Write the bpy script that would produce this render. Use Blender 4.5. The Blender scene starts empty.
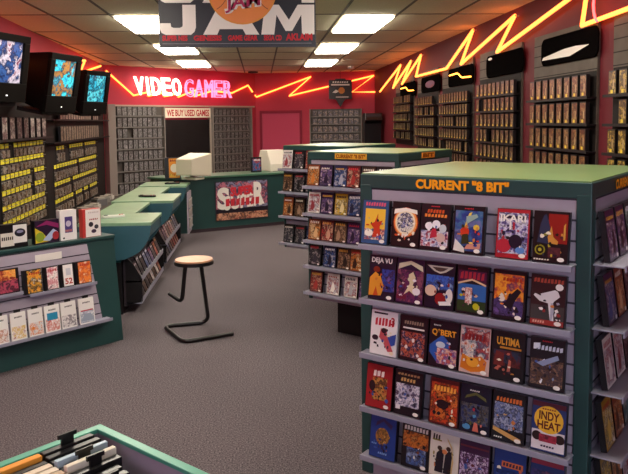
import bpy, math, random
from mathutils import Matrix, Vector
C = bpy.context.scene.collection
SC = bpy.context.scene
PI = math.pi
R = math.radians
rnd = random.Random(7)

# ------------------------------------------------------------------ camera (fitted to the photograph)
FPX, PCX, PCY, PITCH, CAMH, ROLL, YAW = 716.5, 307.5, 175.0, .0755, 1.65, -.0120, .0652
_c, _s = math.cos(PITCH), math.sin(PITCH)
R0 = Vector((math.cos(YAW), -math.sin(YAW), 0)); FW = Vector((math.sin(YAW)*_c, math.cos(YAW)*_c, -_s)); U0 = R0.cross(FW)
RT = math.cos(ROLL)*R0+math.sin(ROLL)*U0; UP = math.cos(ROLL)*U0-math.sin(ROLL)*R0
EYE = Vector((0, 0, CAMH))
cam = bpy.data.objects.new('camera', bpy.data.cameras.new('camera')); C.objects.link(cam)
M = Matrix((RT, UP, -FW)).transposed().to_4x4(); M.translation = EYE
cam.matrix_world = M
cam.data.sensor_width = 36; cam.data.sensor_fit = 'HORIZONTAL'; cam.data.lens = FPX*36/628
cam.data.shift_x = (314-PCX)/628; cam.data.shift_y = (PCY-237)/628
SC.camera = cam

def at(px, py, n, p0):
    """world point of a photo pixel on the plane through p0 with normal n"""
    d = FW+RT*((px-PCX)/FPX)-UP*((py-PCY)/FPX)
    n = Vector(n); t = (Vector(p0)-EYE).dot(n)/d.dot(n)
    return EYE+d*t

# ------------------------------------------------------------------ materials
MATS = {}
def lin(h):
    h = h.lstrip('#'); v = [int(h[i:i+2], 16)/255 for i in (0, 2, 4)]
    return tuple(x/12.92 if x <= .04045 else ((x+.055)/1.055)**2.4 for x in v)+(1,)
def mat(hexc, rough=.5, metal=0., em=0., var=0., vscale=8., bump=0., emc=None, key=None):
    k = key or (hexc, rough, metal, em, var, vscale, bump, emc)
    if k in MATS: return MATS[k]
    m = bpy.data.materials.new('paint_'+str(len(MATS))); m.use_nodes = True
    nt = m.node_tree; b = nt.nodes['Principled BSDF']
    b.inputs['Base Color'].default_value = lin(hexc); b.inputs['Roughness'].default_value = rough; b.inputs['Metallic'].default_value = metal
    if rough >= .5: b.inputs['Specular IOR Level'].default_value = .2
    if em:
        b.inputs['Emission Color'].default_value = lin(emc or hexc); b.inputs['Emission Strength'].default_value = em
    if var or bump:
        tc = nt.nodes.new('ShaderNodeTexCoord'); no = nt.nodes.new('ShaderNodeTexNoise'); no.inputs['Scale'].default_value = vscale; no.inputs['Detail'].default_value = 4
        nt.links.new(tc.outputs['Object'], no.inputs['Vector'])
        if var:
            r = nt.nodes.new('ShaderNodeValToRGB'); c = lin(hexc)
            r.color_ramp.elements[0].position = .3; r.color_ramp.elements[1].position = .7
            r.color_ramp.elements[0].color = tuple(x*(1-var) for x in c[:3])+(1,); r.color_ramp.elements[1].color = tuple(min(1, x*(1+var)) for x in c[:3])+(1,)
            nt.links.new(no.outputs['Fac'], r.inputs['Fac']); nt.links.new(r.outputs['Color'], b.inputs['Base Color'])
        if bump:
            bp = nt.nodes.new('ShaderNodeBump'); bp.inputs['Strength'].default_value = bump; bp.inputs['Distance'].default_value = .01
            nt.links.new(no.outputs['Fac'], bp.inputs['Height']); nt.links.new(bp.outputs['Normal'], b.inputs['Normal'])
    MATS[k] = m; return m
def art(pal, scale=45., seed=0., em=0., rough=.3, vary=False):
    """printed picture: soft-edged irregular patches of a palette"""
    k = ('art', tuple(pal), scale, seed, em, vary)
    if k in MATS: return MATS[k]
    m = bpy.data.materials.new('printed_art_'+str(len(MATS))); m.use_nodes = True
    nt = m.node_tree; N = nt.nodes; L = nt.links; b = N['Principled BSDF']; b.inputs['Roughness'].default_value = rough
    tc = N.new('ShaderNodeTexCoord'); ad = N.new('ShaderNodeVectorMath'); ad.operation = 'ADD'; ad.inputs[1].default_value = (seed*1.7, seed*.9, seed*2.3)
    L.new(tc.outputs['Object'], ad.inputs[0]); src = ad.outputs[0]
    if vary:
        oi = N.new('ShaderNodeObjectInfo'); sc = N.new('ShaderNodeMath'); sc.operation = 'MULTIPLY'; sc.inputs[1].default_value = 37.
        a2 = N.new('ShaderNodeVectorMath'); a2.operation = 'ADD'
        L.new(oi.outputs['Random'], sc.inputs[0]); L.new(src, a2.inputs[0]); L.new(sc.outputs[0], a2.inputs[1]); src = a2.outputs[0]
    n1 = N.new('ShaderNodeTexNoise'); n1.inputs['Scale'].default_value = scale*.9; n1.inputs['Detail'].default_value = 5; n1.inputs['Roughness'].default_value = .65
    mx = N.new('ShaderNodeVectorMath'); mx.operation = 'MULTIPLY_ADD'; mx.inputs[1].default_value = (1.6/scale,)*3
    L.new(src, n1.inputs['Vector']); L.new(n1.outputs['Color'], mx.inputs[0]); L.new(src, mx.inputs[2])
    vo = N.new('ShaderNodeTexVoronoi'); vo.inputs['Scale'].default_value = scale; vo.feature = 'SMOOTH_F1'; vo.inputs['Smoothness'].default_value = .25
    L.new(mx.outputs[0], vo.inputs['Vector'])
    sp = N.new('ShaderNodeSeparateColor'); L.new(vo.outputs['Color'], sp.inputs[0])
    r = N.new('ShaderNodeValToRGB'); cr = r.color_ramp; n = len(pal)
    cr.interpolation = 'LINEAR'
    cr.elements[0].position = .12; cr.elements[0].color = lin(pal[0]); cr.elements[1].position = .88; cr.elements[1].color = lin(pal[-1])
    for i in range(1, n-1):
        e = cr.elements.new(.12+.76*i/(n-1)); e.color = lin(pal[i])
    mr = N.new('ShaderNodeMapRange'); mr.inputs[1].default_value = .33; mr.inputs[2].default_value = .67
    L.new(n1.outputs['Fac'], mr.inputs[0]); mm = N.new('ShaderNodeMix'); mm.inputs[0].default_value = .5
    L.new(sp.outputs[0], mm.inputs[2]); L.new(mr.outputs[0], mm.inputs[3])
    L.new(mm.outputs[0], r.inputs['Fac']); L.new(r.outputs['Color'], b.inputs['Base Color'])
    if em:
        L.new(r.outputs['Color'], b.inputs['Emission Color']); b.inputs['Emission Strength'].default_value = em
    MATS[k] = m; return m

GREEN = mat('#1d4140', .45, var=.12, vscale=3.)
GREEN_LIT = mat('#5a7c50', .3, var=.15, vscale=2.5)  # lighter green for stand tops: ceiling light put into the colour
TEAL = mat('#2c5662', .45, var=.12, vscale=4.)
SLAT = mat('#a49aa8', .5, var=.06)
SLATGAP = mat('#453f49', .8)
LIP = mat('#9c9cae', .3, metal=.15)
WHITE = mat('#e9e4dc', .5); CREAM = mat('#d8cdb0', .5); BLACK = mat('#0c0c0e', .35); DARK = mat('#1d1a1c', .5); BOXSIDE = mat('#15151a', .35)
ORANGE = mat('#f09a18', .5); RED = mat('#b01f24', .4); YEL = mat('#e8dc3c', .5)
LETTER = mat('#f5a01c', .5)

# ------------------------------------------------------------------ text outlines as meshes
_tc = {}
def text_geo(t, outline=0., bold=0.):
    k = (t, outline, bold)
    if k in _tc: return _tc[k]
    cu = bpy.data.curves.new('t', 'FONT'); cu.body = t; cu.resolution_u = 3
    if outline: cu.fill_mode = 'NONE'; cu.bevel_depth = outline; cu.bevel_resolution = 1
    else: cu.offset = bold
    o = bpy.data.objects.new('t', cu); C.objects.link(o)
    bpy.context.view_layer.update()
    dg = bpy.context.evaluated_depsgraph_get(); me = bpy.data.meshes.new_from_object(o.evaluated_get(dg))
    vs = [v.co.copy() for v in me.vertices]; fs = [tuple(p.vertices) for p in me.polygons]
    bpy.data.objects.remove(o); bpy.data.curves.remove(cu); bpy.data.meshes.remove(me)
    x0 = min(v.x for v in vs); x1 = max(v.x for v in vs); y0 = min(v.y for v in vs); y1 = max(v.y for v in vs)
    vs = [((v.x-x0)/(x1-x0), (v.y-y0)/(y1-y0), v.z) for v in vs]
    _tc[k] = (vs, fs); return _tc[k]

# ------------------------------------------------------------------ mesh builder
class MB:
    def __init__(s, M=None): s.v = []; s.f = []; s.m = []; s.mats = []; s.M = M or Matrix(); s.sm = []
    def add(s, vs, fs, m, smooth=False):
        if m not in s.mats: s.mats.append(m)
        k = s.mats.index(m); b = len(s.v)
        s.v += [tuple(s.M @ Vector(v)) for v in vs]; s.f += [tuple(i+b for i in f) for f in fs]; s.m += [k]*len(fs); s.sm += [smooth]*len(fs)
        return s
    def box(s, a, b, m):
        (x0, y0, z0), (x1, y1, z1) = a, b
        vs = [(x0,y0,z0),(x1,y0,z0),(x1,y1,z0),(x0,y1,z0),(x0,y0,z1),(x1,y0,z1),(x1,y1,z1),(x0,y1,z1)]
        return s.add(vs, [(3,2,1,0),(4,5,6,7),(0,1,5,4),(1,2,6,5),(2,3,7,6),(3,0,4,7)], m)
    def prism(s, pts, a, b, m, axis='z'):
        """extrude a 2D polygon (counter-clockwise) from a to b along an axis"""
        n = len(pts)
        def P(p, t): return (p[0], p[1], t) if axis == 'z' else (p[0], t, p[1]) if axis == 'y' else (t, p[0], p[1])
        vs = [P(p, a) for p in pts]+[P(p, b) for p in pts]
        fs = [tuple(reversed(range(n))), tuple(range(n, 2*n))]+[(i, (i+1) % n, n+(i+1) % n, n+i) for i in range(n)]
        if axis == 'y': fs = [tuple(reversed(f)) for f in fs]
        return s.add(vs, fs, m)
    def hexa(s, q0, q1, m):
        """solid between two quads"""
        return s.add(list(q0)+list(q1), [(3,2,1,0),(4,5,6,7),(0,1,5,4),(1,2,6,5),(2,3,7,6),(3,0,4,7)], m)
    def cyl(s, c, r, h, m, n=28, r2=None, sy=1.):
        r2 = r if r2 is None else r2
        vs = [(c[0]+r*math.cos(2*PI*i/n), c[1]+sy*r*math.sin(2*PI*i/n), c[2]) for i in range(n)]+[(c[0]+r2*math.cos(2*PI*i/n), c[1]+sy*r2*math.sin(2*PI*i/n), c[2]+h) for i in range(n)]
        s.add(vs, [tuple(reversed(range(n))), tuple(range(n, 2*n))], m)
        return s.add(vs, [(i, (i+1) % n, n+(i+1) % n, n+i) for i in range(n)], m, True)
    def tube(s, pts, r, m, n=10, fillet=0.):
        P = [Vector(p) for p in pts]
        if fillet:
            Q = [P[0]]
            for i in range(1, len(P)-1):
                a = (P[i-1]-P[i]); b = (P[i+1]-P[i]); d = min(fillet, a.length*.45, b.length*.45)
                p0 = P[i]+a.normalized()*d; p2 = P[i]+b.normalized()*d
                for k in range(7):
                    t = k/6; Q.append(p0*(1-t)**2+P[i]*2*t*(1-t)+p2*t*t)
            Q.append(P[-1]); P = Q
        vs = []; up = None
        for i, p in enumerate(P):
            t = (P[min(i+1, len(P)-1)]-P[max(i-1, 0)]).normalized()
            if up is None: up = t.orthogonal().normalized()
            up = (up-t*up.dot(t)); up = up.normalized() if up.length > 1e-6 else t.orthogonal().normalized()
            w = t.cross(up)
            vs += [tuple(p+up*r*math.cos(2*PI*k/n)+w*r*math.sin(2*PI*k/n)) for k in range(n)]
        fs = [(i*n+k, i*n+(k+1) % n, (i+1)*n+(k+1) % n, (i+1)*n+k) for i in range(len(P)-1) for k in range(n)]
        s.add(vs, fs, m, True)
        return s.add(vs, [tuple(reversed(range(n))), tuple(range(len(vs)-n, len(vs)))], m)
    # flat print layers on a face looking to -y, at depth y
    def rect(s, x0, z0, x1, z1, y, m): return s.add([(x0,y,z0),(x1,y,z0),(x1,y,z1),(x0,y,z1)], [(0,1,2,3)], m)
    def poly(s, pts, y, m): return s.add([(p[0], y, p[1]) for p in pts], [tuple(range(len(pts)))], m)
    def ell(s, cx, cz, rx, rz, y, m, n=20): return s.poly([(cx+rx*math.cos(2*PI*i/n), cz+rz*math.sin(2*PI*i/n)) for i in range(n)], y, m)
    def text(s, t, x0, z0, x1, z1, y, m, slope=0., shear=0., outline=0., bold=0.):
        vs, fs = text_geo(t, outline, bold)
        w = x1-x0; h = z1-z0
        return s.add([(x0+v[0]*w+shear*v[1]*h, y-v[2], z0+v[1]*h+slope*v[0]*w) for v in vs], fs, m)
    def build(s, name, parent=None, loc=(0,0,0), rz=0., bevel=0., rx=0.):
        me = bpy.data.meshes.new(name); me.from_pydata(s.v, [], s.f)
        for m in s.mats: me.materials.append(m)
        me.polygons.foreach_set('material_index', s.m); me.polygons.foreach_set('use_smooth', s.sm); me.update()
        o = bpy.data.objects.new(name, me); C.objects.link(o)
        if parent: o.parent = parent
        o.location = loc; o.rotation_euler = (rx, 0, rz)
        if bevel:
            b = o.modifiers.new('bevel', 'BEVEL'); b.width = bevel; b.segments = 2; b.limit_method = 'ANGLE'
        return o

def tag(o, label=None, cat=None, group=None, kind=None):
    if label: o['label'] = label
    if cat: o['category'] = cat
    if group: o['group'] = group
    if kind: o['kind'] = kind
    return o
def thing(name, label, cat, loc=(0,0,0), rz=0., group=None, rx=0.):
    o = bpy.data.objects.new(name, None); C.objects.link(o); o.empty_display_size = .1
    o.location = loc; o.rotation_euler = (rx, 0, rz); return tag(o, label, cat, group)
def struct(o): o['kind'] = 'structure'; return o
def copy_tree(o, parent=None):
    c = o.copy(); C.objects.link(c); c.parent = parent
    for ch in [x for x in bpy.data.objects if x.parent == o]: copy_tree(ch, c)
    return c
ORD = ['first','second','third','fourth','fifth','sixth','seventh','eighth','ninth','tenth','eleventh','twelfth','thirteenth','fourteenth','fifteenth','sixteenth','seventeenth','eighteenth','nineteenth','twentieth','twenty-first','twenty-second','twenty-third','twenty-fourth']

# ------------------------------------------------------------------ room shell
HC = 2.7
def lwx(y): return -2.5-.0509*(y-7.2)
LW_N = (1, .0509, 0); LW_P = (-2.5, 7.2, 0)
BL0 = Vector((lwx(13.2), 13.2, 0)); BL1 = Vector((-.09, 15.86, 0)); BR1 = Vector((2.47, 15.36, 0))
YF = -2.5
def carpet():
    m = bpy.data.materials.new('carpet'); m.use_nodes = True; N = m.node_tree.nodes; L = m.node_tree.links; b = N['Principled BSDF']; b.inputs['Roughness'].default_value = .95
    tc = N.new('ShaderNodeTexCoord')
    n1 = N.new('ShaderNodeTexNoise'); n1.inputs['Scale'].default_value = 120; n1.inputs['Detail'].default_value = 2
    n2 = N.new('ShaderNodeTexNoise'); n2.inputs['Scale'].default_value = 1.3; n2.inputs['Detail'].default_value = 3
    L.new(tc.outputs['Object'], n1.inputs['Vector']); L.new(tc.outputs['Object'], n2.inputs['Vector'])
    r = N.new('ShaderNodeValToRGB'); r.color_ramp.elements[0].position = .38; r.color_ramp.elements[1].position = .66
    r.color_ramp.elements[0].color = lin('#3a333a'); r.color_ramp.elements[1].color = lin('#786f74'); L.new(n1.outputs['Fac'], r.inputs['Fac'])
    r2 = N.new('ShaderNodeValToRGB'); r2.color_ramp.elements[0].color = (.8,.8,.8,1); r2.color_ramp.elements[1].color = (1.1,1.08,1.05,1); L.new(n2.outputs['Fac'], r2.inputs['Fac'])
    mx = N.new('ShaderNodeMix'); mx.data_type = 'RGBA'; mx.blend_type = 'MULTIPLY'; mx.inputs[0].default_value = 1
    L.new(r.outputs['Color'], mx.inputs[6]); L.new(r2.outputs['Color'], mx.inputs[7]); L.new(mx.outputs[2], b.inputs['Base Color'])
    bp = N.new('ShaderNodeBump'); bp.inputs['Strength'].default_value = .5; bp.inputs['Distance'].default_value = .004
    L.new(n1.outputs['Fac'], bp.inputs['Height']); L.new(bp.outputs['Normal'], b.inputs['Normal'])
    return m
struct(MB().box((-3.6, YF, -.1), (3.2, 16.6, 0), carpet()).build('floor'))
CEIL = mat('#d3ccb0', .9, var=.1, vscale=60., bump=.2)
struct(MB().box((-3.6, YF, HC), (3.2, 16.6, HC+.12), CEIL).build('ceiling'))
grid = MB(); GB = mat('#5d594f', .6)
for k in range(-1, 9):
    x = -2.0+.565*k
    if x < 2.5: grid.box((x-.012, YF, HC-.006), (x+.012, 16.2, HC+.001), GB)
for k in range(-8, 7):
    y = 7.15+1.3*k
    if y > YF: grid.box((-3.2, y-.012, HC-.0055), (3.0, y+.012, HC+.001), mat('#7d786b', .6))
struct(grid.build('trim_1'))
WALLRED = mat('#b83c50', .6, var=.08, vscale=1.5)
WALLRED_DIM = mat('#601d26', .6, var=.08, vscale=1.5)  # red darkened for the right wall: its low light is put into the colour
def wall(name, a, b, m, t=.12):
    a = Vector(a).to_2d(); b = Vector(b).to_2d(); d = (b-a).normalized(); n = Vector((-d.y, d.x))
    q = [a, b, b+n*t, a+n*t]
    o = MB().hexa([(p.x, p.y, 0) for p in q], [(p.x, p.y, HC) for p in q], m).build(name); return struct(o)
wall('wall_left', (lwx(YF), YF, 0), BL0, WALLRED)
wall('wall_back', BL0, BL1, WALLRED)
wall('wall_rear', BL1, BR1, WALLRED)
wall('wall_right', BR1, (2.47, YF, 0), WALLRED_DIM)
# added unseen opening behind the viewer, sill, header and posts: lets in fill light
struct(MB().box((-2.2, YF-.1, 0), (2.6, YF, .45), mat('#8a8078', .7)).box((-2.2, YF-.1, 2.45), (2.6, YF, HC), mat('#8a8078', .7)).box((-2.3, YF-.1, .45), (-2.1, YF, 2.45), mat('#8a8078', .7)).box((2.4, YF-.1, .45), (2.6, YF, 2.45), mat('#8a8078', .7)).box((.1, YF-.08, .45), (.2, YF-.02, 2.45), DARK).build('fill_opening_1'))

# frames on the walls: u along the wall, -y local pointing into the room
def frame(a, b):
    a = Vector((a[0], a[1], 0)); d = (Vector((b[0], b[1], 0))-a).normalized()
    return a, math.atan2(d.y, d.x)
def loc(fr, u, v, z=0.):
    a, t = fr; return (a.x+u*math.cos(t)-v*math.sin(t), a.y+u*math.sin(t)+v*math.cos(t), z)
def uz(fr, px, py, off=0.):
    """(u, z) of a photo pixel on the plane parallel to frame fr, off metres out into the room"""
    a, t = fr; n = Vector((math.sin(t), -math.cos(t), 0)); p = at(px, py, n, a+n*off); r = p-a
    return r.x*math.cos(t)+r.y*math.sin(t), p.z
FL = frame((lwx(0), 0), (lwx(13), 13))       # left wall: u grows away from the viewer; room is at -y local
FB = frame(BL0, BL1)
FR = frame(BL1, BR1)
FRT = frame((2.47, 16), (2.47, 0))           # right wall: u grows toward the viewer

# ------------------------------------------------------------------ ceiling lights
DIFF = mat('#fff8ee', .5, em=13.0, emc='#fff4e2')
def light_fixture(x0, y0, label):
    t = thing('ceiling_light', label, 'ceiling light', (x0+.2825, y0+.65, HC), 0, 'recessed fluorescent ceiling lights')
    w, l = .265, .635
    f = MB()
    for a, b in (((-w, -l), (w, -l+.02)), ((-w, l-.02), (w, l)), ((-w, -l+.02), (-w+.02, l-.02)), ((w-.02, -l+.02), (w, l-.02))):
        f.box((a[0], a[1], -.014), (b[0], b[1], -.0065), mat('#d9d4c8', .5))
    f.build('frame', t)
    MB().box((-w+.02, -l+.02, -.032), (w-.02, l-.02, -.0065), DIFF).build('diffuser', t)
    return t
for i, k in enumerate(range(-2, 3)):
    y = 7.15+2.6*k
    light_fixture(.825, y, 'recessed ceiling light, %s from the back wall in the maroon wall row' % ORD[4-i])
    light_fixture(-1.435, y, 'recessed ceiling light, %s from the back wall in the television row' % ORD[4-i])
tag(MB().cyl((0,0,-.05), .05, .05, WHITE, r2=.06).build('smoke_detector', None, tuple(at(351, 66, (0,0,1), (0,0,HC)))), 'small round white smoke detector on the ceiling near the back wall', 'smoke detector')
tag(MB().cyl((0,0,-.03), .10, .03, mat('#3a3630', .6), r2=.11).cyl((0,0,-.034), .085, .004, BLACK).build('ceiling_speaker', None, tuple(at(253, 71.5, (0,0,1), (0,0,HC)))[:2]+(HC,)), 'round dark speaker grille set in the ceiling before the neon sign', 'ceiling speaker')

# ------------------------------------------------------------------ neon
NEON = mat('#ffb060', .4, em=3.0, emc='#ff7c34')
def neon_line(fr, pts, off, label, name='neon_tube', m=NEON, r=.0175, clampz=HC-.05, base=.004):
    P = []
    for p in pts:
        u, z = uz(fr, p[0], p[1], off); P.append((u, -off, min(z, clampz)))
    a, t = fr
    th = thing(name, label, 'neon light', (a.x, a.y, 0), t, 'zigzag neon lighting around the walls')
    MB().tube(P, r, m, 8).build('glass_tube', th)
    br = MB()
    for p in P: br.cyl((p[0], 0, 0), .01, .001, WHITE, 6)
    br = MB()
    for p in P: br.tube([(p[0], -base, p[2]), (p[0], -off, p[2])], .007, mat('#c9b48c', .3), 6)
    br.build('standoff', th)
neon_line(FL, [(-30, 55), (12, 62), (38, 64), (60, 61), (85, 60.5), (80, 73), (100.6, 66)], .05, 'orange neon tube zigzag on the red wall above the televisions')
neon_line(FB, [(106, 70.8), (133.8, 95.5), (151, 91.5), (148, 96), (167, 92), (164, 96.5), (180, 93), (178, 97), (196, 90), (194, 96.5), (212, 91), (232, 93), (248, 85.4), (252.5, 92)], .05, 'orange neon zigzag tube running behind the shop name on the angled wall')
neon_line(FR, [(255, 95), (256.5, 97), (311, 76.6), (289, 96), (374, 75.5), (352, 92), (377, 92)], .05, 'orange neon zigzag tube over the pink door and black pennant sign')
neon_line(FRT, [(380, 91.5), (400.6, 65), (393, 88), (411, 61), (402, 84), (421, 55), (416, 76.5), (446.5, 68.5), (473, 30), (461, 64), (515, 15.6), (497, 52), (588, -15), (582, 25.5), (700, -18)], .06, 'long orange neon lightning zigzag above the racks on the maroon wall', base=.0215)
def ring_pts(): return None
u0, z0 = uz(FRT, 600, 2, .08)
tag(MB().tube([(u0+.1*math.cos(i*PI/8), -.08, z0+.14*math.sin(i*PI/8)) for i in range(5, 12)], .009, mat('#ff5a58', .4, em=7., emc='#ff3030'), 8).build('neon_arc', None, (FRT[0].x, FRT[0].y, 0), FRT[1]), 'small red curved neon arc over the last rack by the frame edge', 'neon light')
# shop name in neon
def neon_word(word, px0, px1, pyb, pyt, m, halo, label, off, lean):
    ua, za = uz(FB, px0, pyb, off); ub, zb = uz(FB, px1, pyt, off)
    off += .01; th = thing('neon_sign', label, 'neon sign', (FB[0].x, FB[0].y, 0), FB[1])
    n = len(word); w = (ub-ua)/(n-(.35 if 'I' in word else 0)); x = ua
    for ch in word:
        cw = w*.55 if ch == 'I' else w
        b = MB(); b.text(ch, x+.012+(cw*.2 if ch == 'I' else 0), za, x+cw*(.75 if ch == 'I' else 1)-.02, zb, -off, m, shear=lean, outline=halo)
        o = b.build('letter', th); x += cw
    MB().tube([(ua, -off+.014, (za+zb)/2), (ub, -off+.014, (za+zb)/2)], .003, mat('#c9b48c', .3), 6).build('mounting_rail', th)
neon_word('VIDEO', 135, 183, 95, 78.5, mat('#fff6e8', .4, em=2.0, emc='#fff0d8'), .024, 'white neon letters reading VIDEO on the red angled wall', .09, -.12)
neon_word('GAMER', 184, 232, 97, 81, mat('#ff9ab0', .4, em=1.3, emc='#ff6f9c'), .022, 'pink neon outline letters reading GAMER on the red angled wall', .09, 0.)

# ------------------------------------------------------------------ covers
def glyphs(b, x0, z0, x1, z1, y, m, n=7, sd=0):
    r = random.Random(sd); w = (x1-x0)/n
    for i in range(n):
        a = x0+i*w; b.poly([(a+w*.08, z0), (a+w*.8, z0+r.uniform(0, .15)*(z1-z0)), (a+w*.85, z1), (a+w*r.uniform(.05, .3), z1-r.uniform(0, .2)*(z1-z0))], y, m)
def make_cover(b, w, h, t, design, y0=0.):
    """box body x -w/2..w/2, front at y0, plus printed layers given in unit cover coordinates"""
    bg = design[0]; b.box((-w/2, y0, 0), (w/2, y0+t, h), bg[1] if len(bg) > 1 else BOXSIDE)
    y = y0-.0004
    X = lambda u: -w/2+u*w
    Z = lambda v: v*h
    if bg[0] is not None: b.rect(X(.015), Z(.01), X(.985), Z(.99), y, bg[0])
    for L in design[1:]:
        y -= .00025
        k = L[0]
        if k == 'r': b.rect(X(L[1]), Z(L[2]), X(L[3]), Z(L[4]), y, L[5])
        elif k == 'e': b.ell(X(L[1]), Z(L[2]), L[3]*w, L[4]*h, y, L[5])
        elif k == 'p': b.poly([(X(p[0]), Z(p[1])) for p in L[1]], y, L[2])
        elif k == 'g': glyphs(b, X(L[1]), Z(L[2]), X(L[3]), Z(L[4]), y, L[5], L[6] if len(L) > 6 else 7, int(L[1]*100+L[2]*1000))
        elif k == 't': b.text(L[1], X(L[2]), Z(L[3]), X(L[4]), Z(L[5]), y, L[6], slope=L[7] if len(L) > 7 else 0., bold=.03)
c_ = lambda h: mat(h, .3)
SEAL = ('e', .82, .075, .1, .042, c_('#e9e4dc'))
MARK = ('g', .35, .93, .65, .955, c_('#c0303a'), 6)
A = art
def P(*a): return [(a[i], a[i+1]) for i in range(0, len(a), 2)]
DES = [
 # row 1
 [('blue bordered game box showing a red creature on yellow, beside the corner post', [[c_('#24507e')], ('r', .12, .1, .88, .8, c_('#e8b83c')), ('r', .12, .1, .88, .35, A(['#e9e2d6', '#c05028', '#30507a', '#e8d8c0'], 60, 1)), ('g', .12, .86, .9, .95, c_('#d05a78'), 8), ('p', P(.45,.15,.75,.2,.7,.4,.8,.55,.6,.5,.62,.7,.5,.5,.35,.45,.5,.35), c_('#c23a1c')), ('e', .3, .25, .16, .08, c_('#ece6da')), SEAL]),
  ('black game box with a glowing orange ring emblem, top shelf', [[c_('#120f12')], ('e', .5, .55, .44, .33, c_('#c44a1a')), ('e', .5, .55, .41, .305, c_('#f0a050')), ('e', .5, .55, .36, .265, c_('#ead8b8')), ('e', .5, .55, .3, .22, A(['#10204a', '#e8e4e0', '#281820', '#4858a0', '#e8e0d0'], 90, 2)), ('p', P(.08,.72,.5,.8,.92,.74,.9,.83,.5,.87,.1,.83), c_('#ece4d8')), ('g', .3, .36, .7, .42, c_('#d8d0c0'), 5), SEAL]),
  ('black game box with red title above white rounded figures, top shelf', [[c_('#151019')], ('g', .2, .8, .8, .88, c_('#c8501e'), 6), ('g', .12, .71, .9, .78, c_('#e08038'), 7), ('r', .04, .08, .96, .42, A(['#2a2148', '#8d8fb8', '#d8d4dc', '#a83848', '#403060'], 60, 3)), ('e', .3, .52, .13, .08, c_('#e8e4ea')), ('e', .55, .56, .14, .09, c_('#e8e4ea')), ('e', .78, .48, .12, .09, c_('#bfc6cc')), ('e', .72, .28, .16, .1, c_('#c8a8a0')), ('p', P(.35,.25,.6,.3,.55,.48,.42,.46), c_('#b82c40')), MARK, SEAL]),
  ('blue game box with a yellow streak over a red driver, top shelf', [[c_('#0e0f16')], ('r', .06, .06, .94, .9, A(['#182860', '#2c3f8a', '#3a6a90', '#6a6aa0', '#20285a'], 25, 4)), ('p', P(.5,.85,.6,.88,.42,.55,.36,.55), c_('#e8c84a')), ('p', P(.42,.78,.75,.84,.8,.78,.44,.62), c_('#8fa8a0')), ('e', .76, .56, .1, .06, c_('#d0b040')), ('p', P(.05,.06,.1,.3,.4,.12,.42,.02), c_('#d8d4cc')), ('e', .4, .46, .14, .1, c_('#c8381c')), ('p', P(.3,.2,.55,.22,.5,.42,.32,.4), c_('#303418')), ('p', P(.4,.1,.9,.12,.92,.24,.5,.2), c_('#c88878')), MARK, SEAL])],
]
# remaining fronts of the near gondola, row by row: (label, design)
r1b = [('red bordered game box with white title over a blue warrior, top shelf', [[c_('#a8222c')], ('r', .06, .1, .94, .92, A(['#181430', '#6a5a9a', '#d8d4e4', '#382038', '#8a9ad0'], 48, 5)), ('r', .1, .8, .9, .86, c_('#241c30')), ('t', 'IKARI', .12, .74, .88, .88, WHITE), ('r', .4, .58, .46, .73, WHITE), ('r', .5, .58, .56, .73, c_('#b02030')), ('e', .25, .25, .22, .14, c_('#b02838')), ('e', .6, .35, .2, .14, c_('#1a1428')), ('e', .75, .18, .14, .07, c_('#5a86c8')), SEAL]),
  ('dark red game box showing a black cloaked figure, top shelf by corner post', [[c_('#150f12')], ('r', .42, .38, .96, .95, c_('#8a1c14')), ('p', P(.12,.38,.2,.75,.28,.9,.34,.95,.42,.82,.5,.6,.48,.36), c_('#28304a')), ('p', P(.42,.5,.52,.72,.58,.5,.72,.42,.7,.36,.45,.38), c_('#c8883a')), ('e', .22, .24, .15, .1, c_('#8a8420')), ('e', .22, .24, .11, .075, c_('#1a1810')), ('e', .22, .24, .05, .035, c_('#b0a030')), ('g', .85, .45, .93, .78, c_('#c89040'), 1), ('r', .45, .1, .8, .3, A(['#3a1418', '#5a2a30', '#201018'], 60, 6)), ('g', .05, .04, .5, .07, c_('#d8d0c0'), 6), SEAL])]
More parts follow.
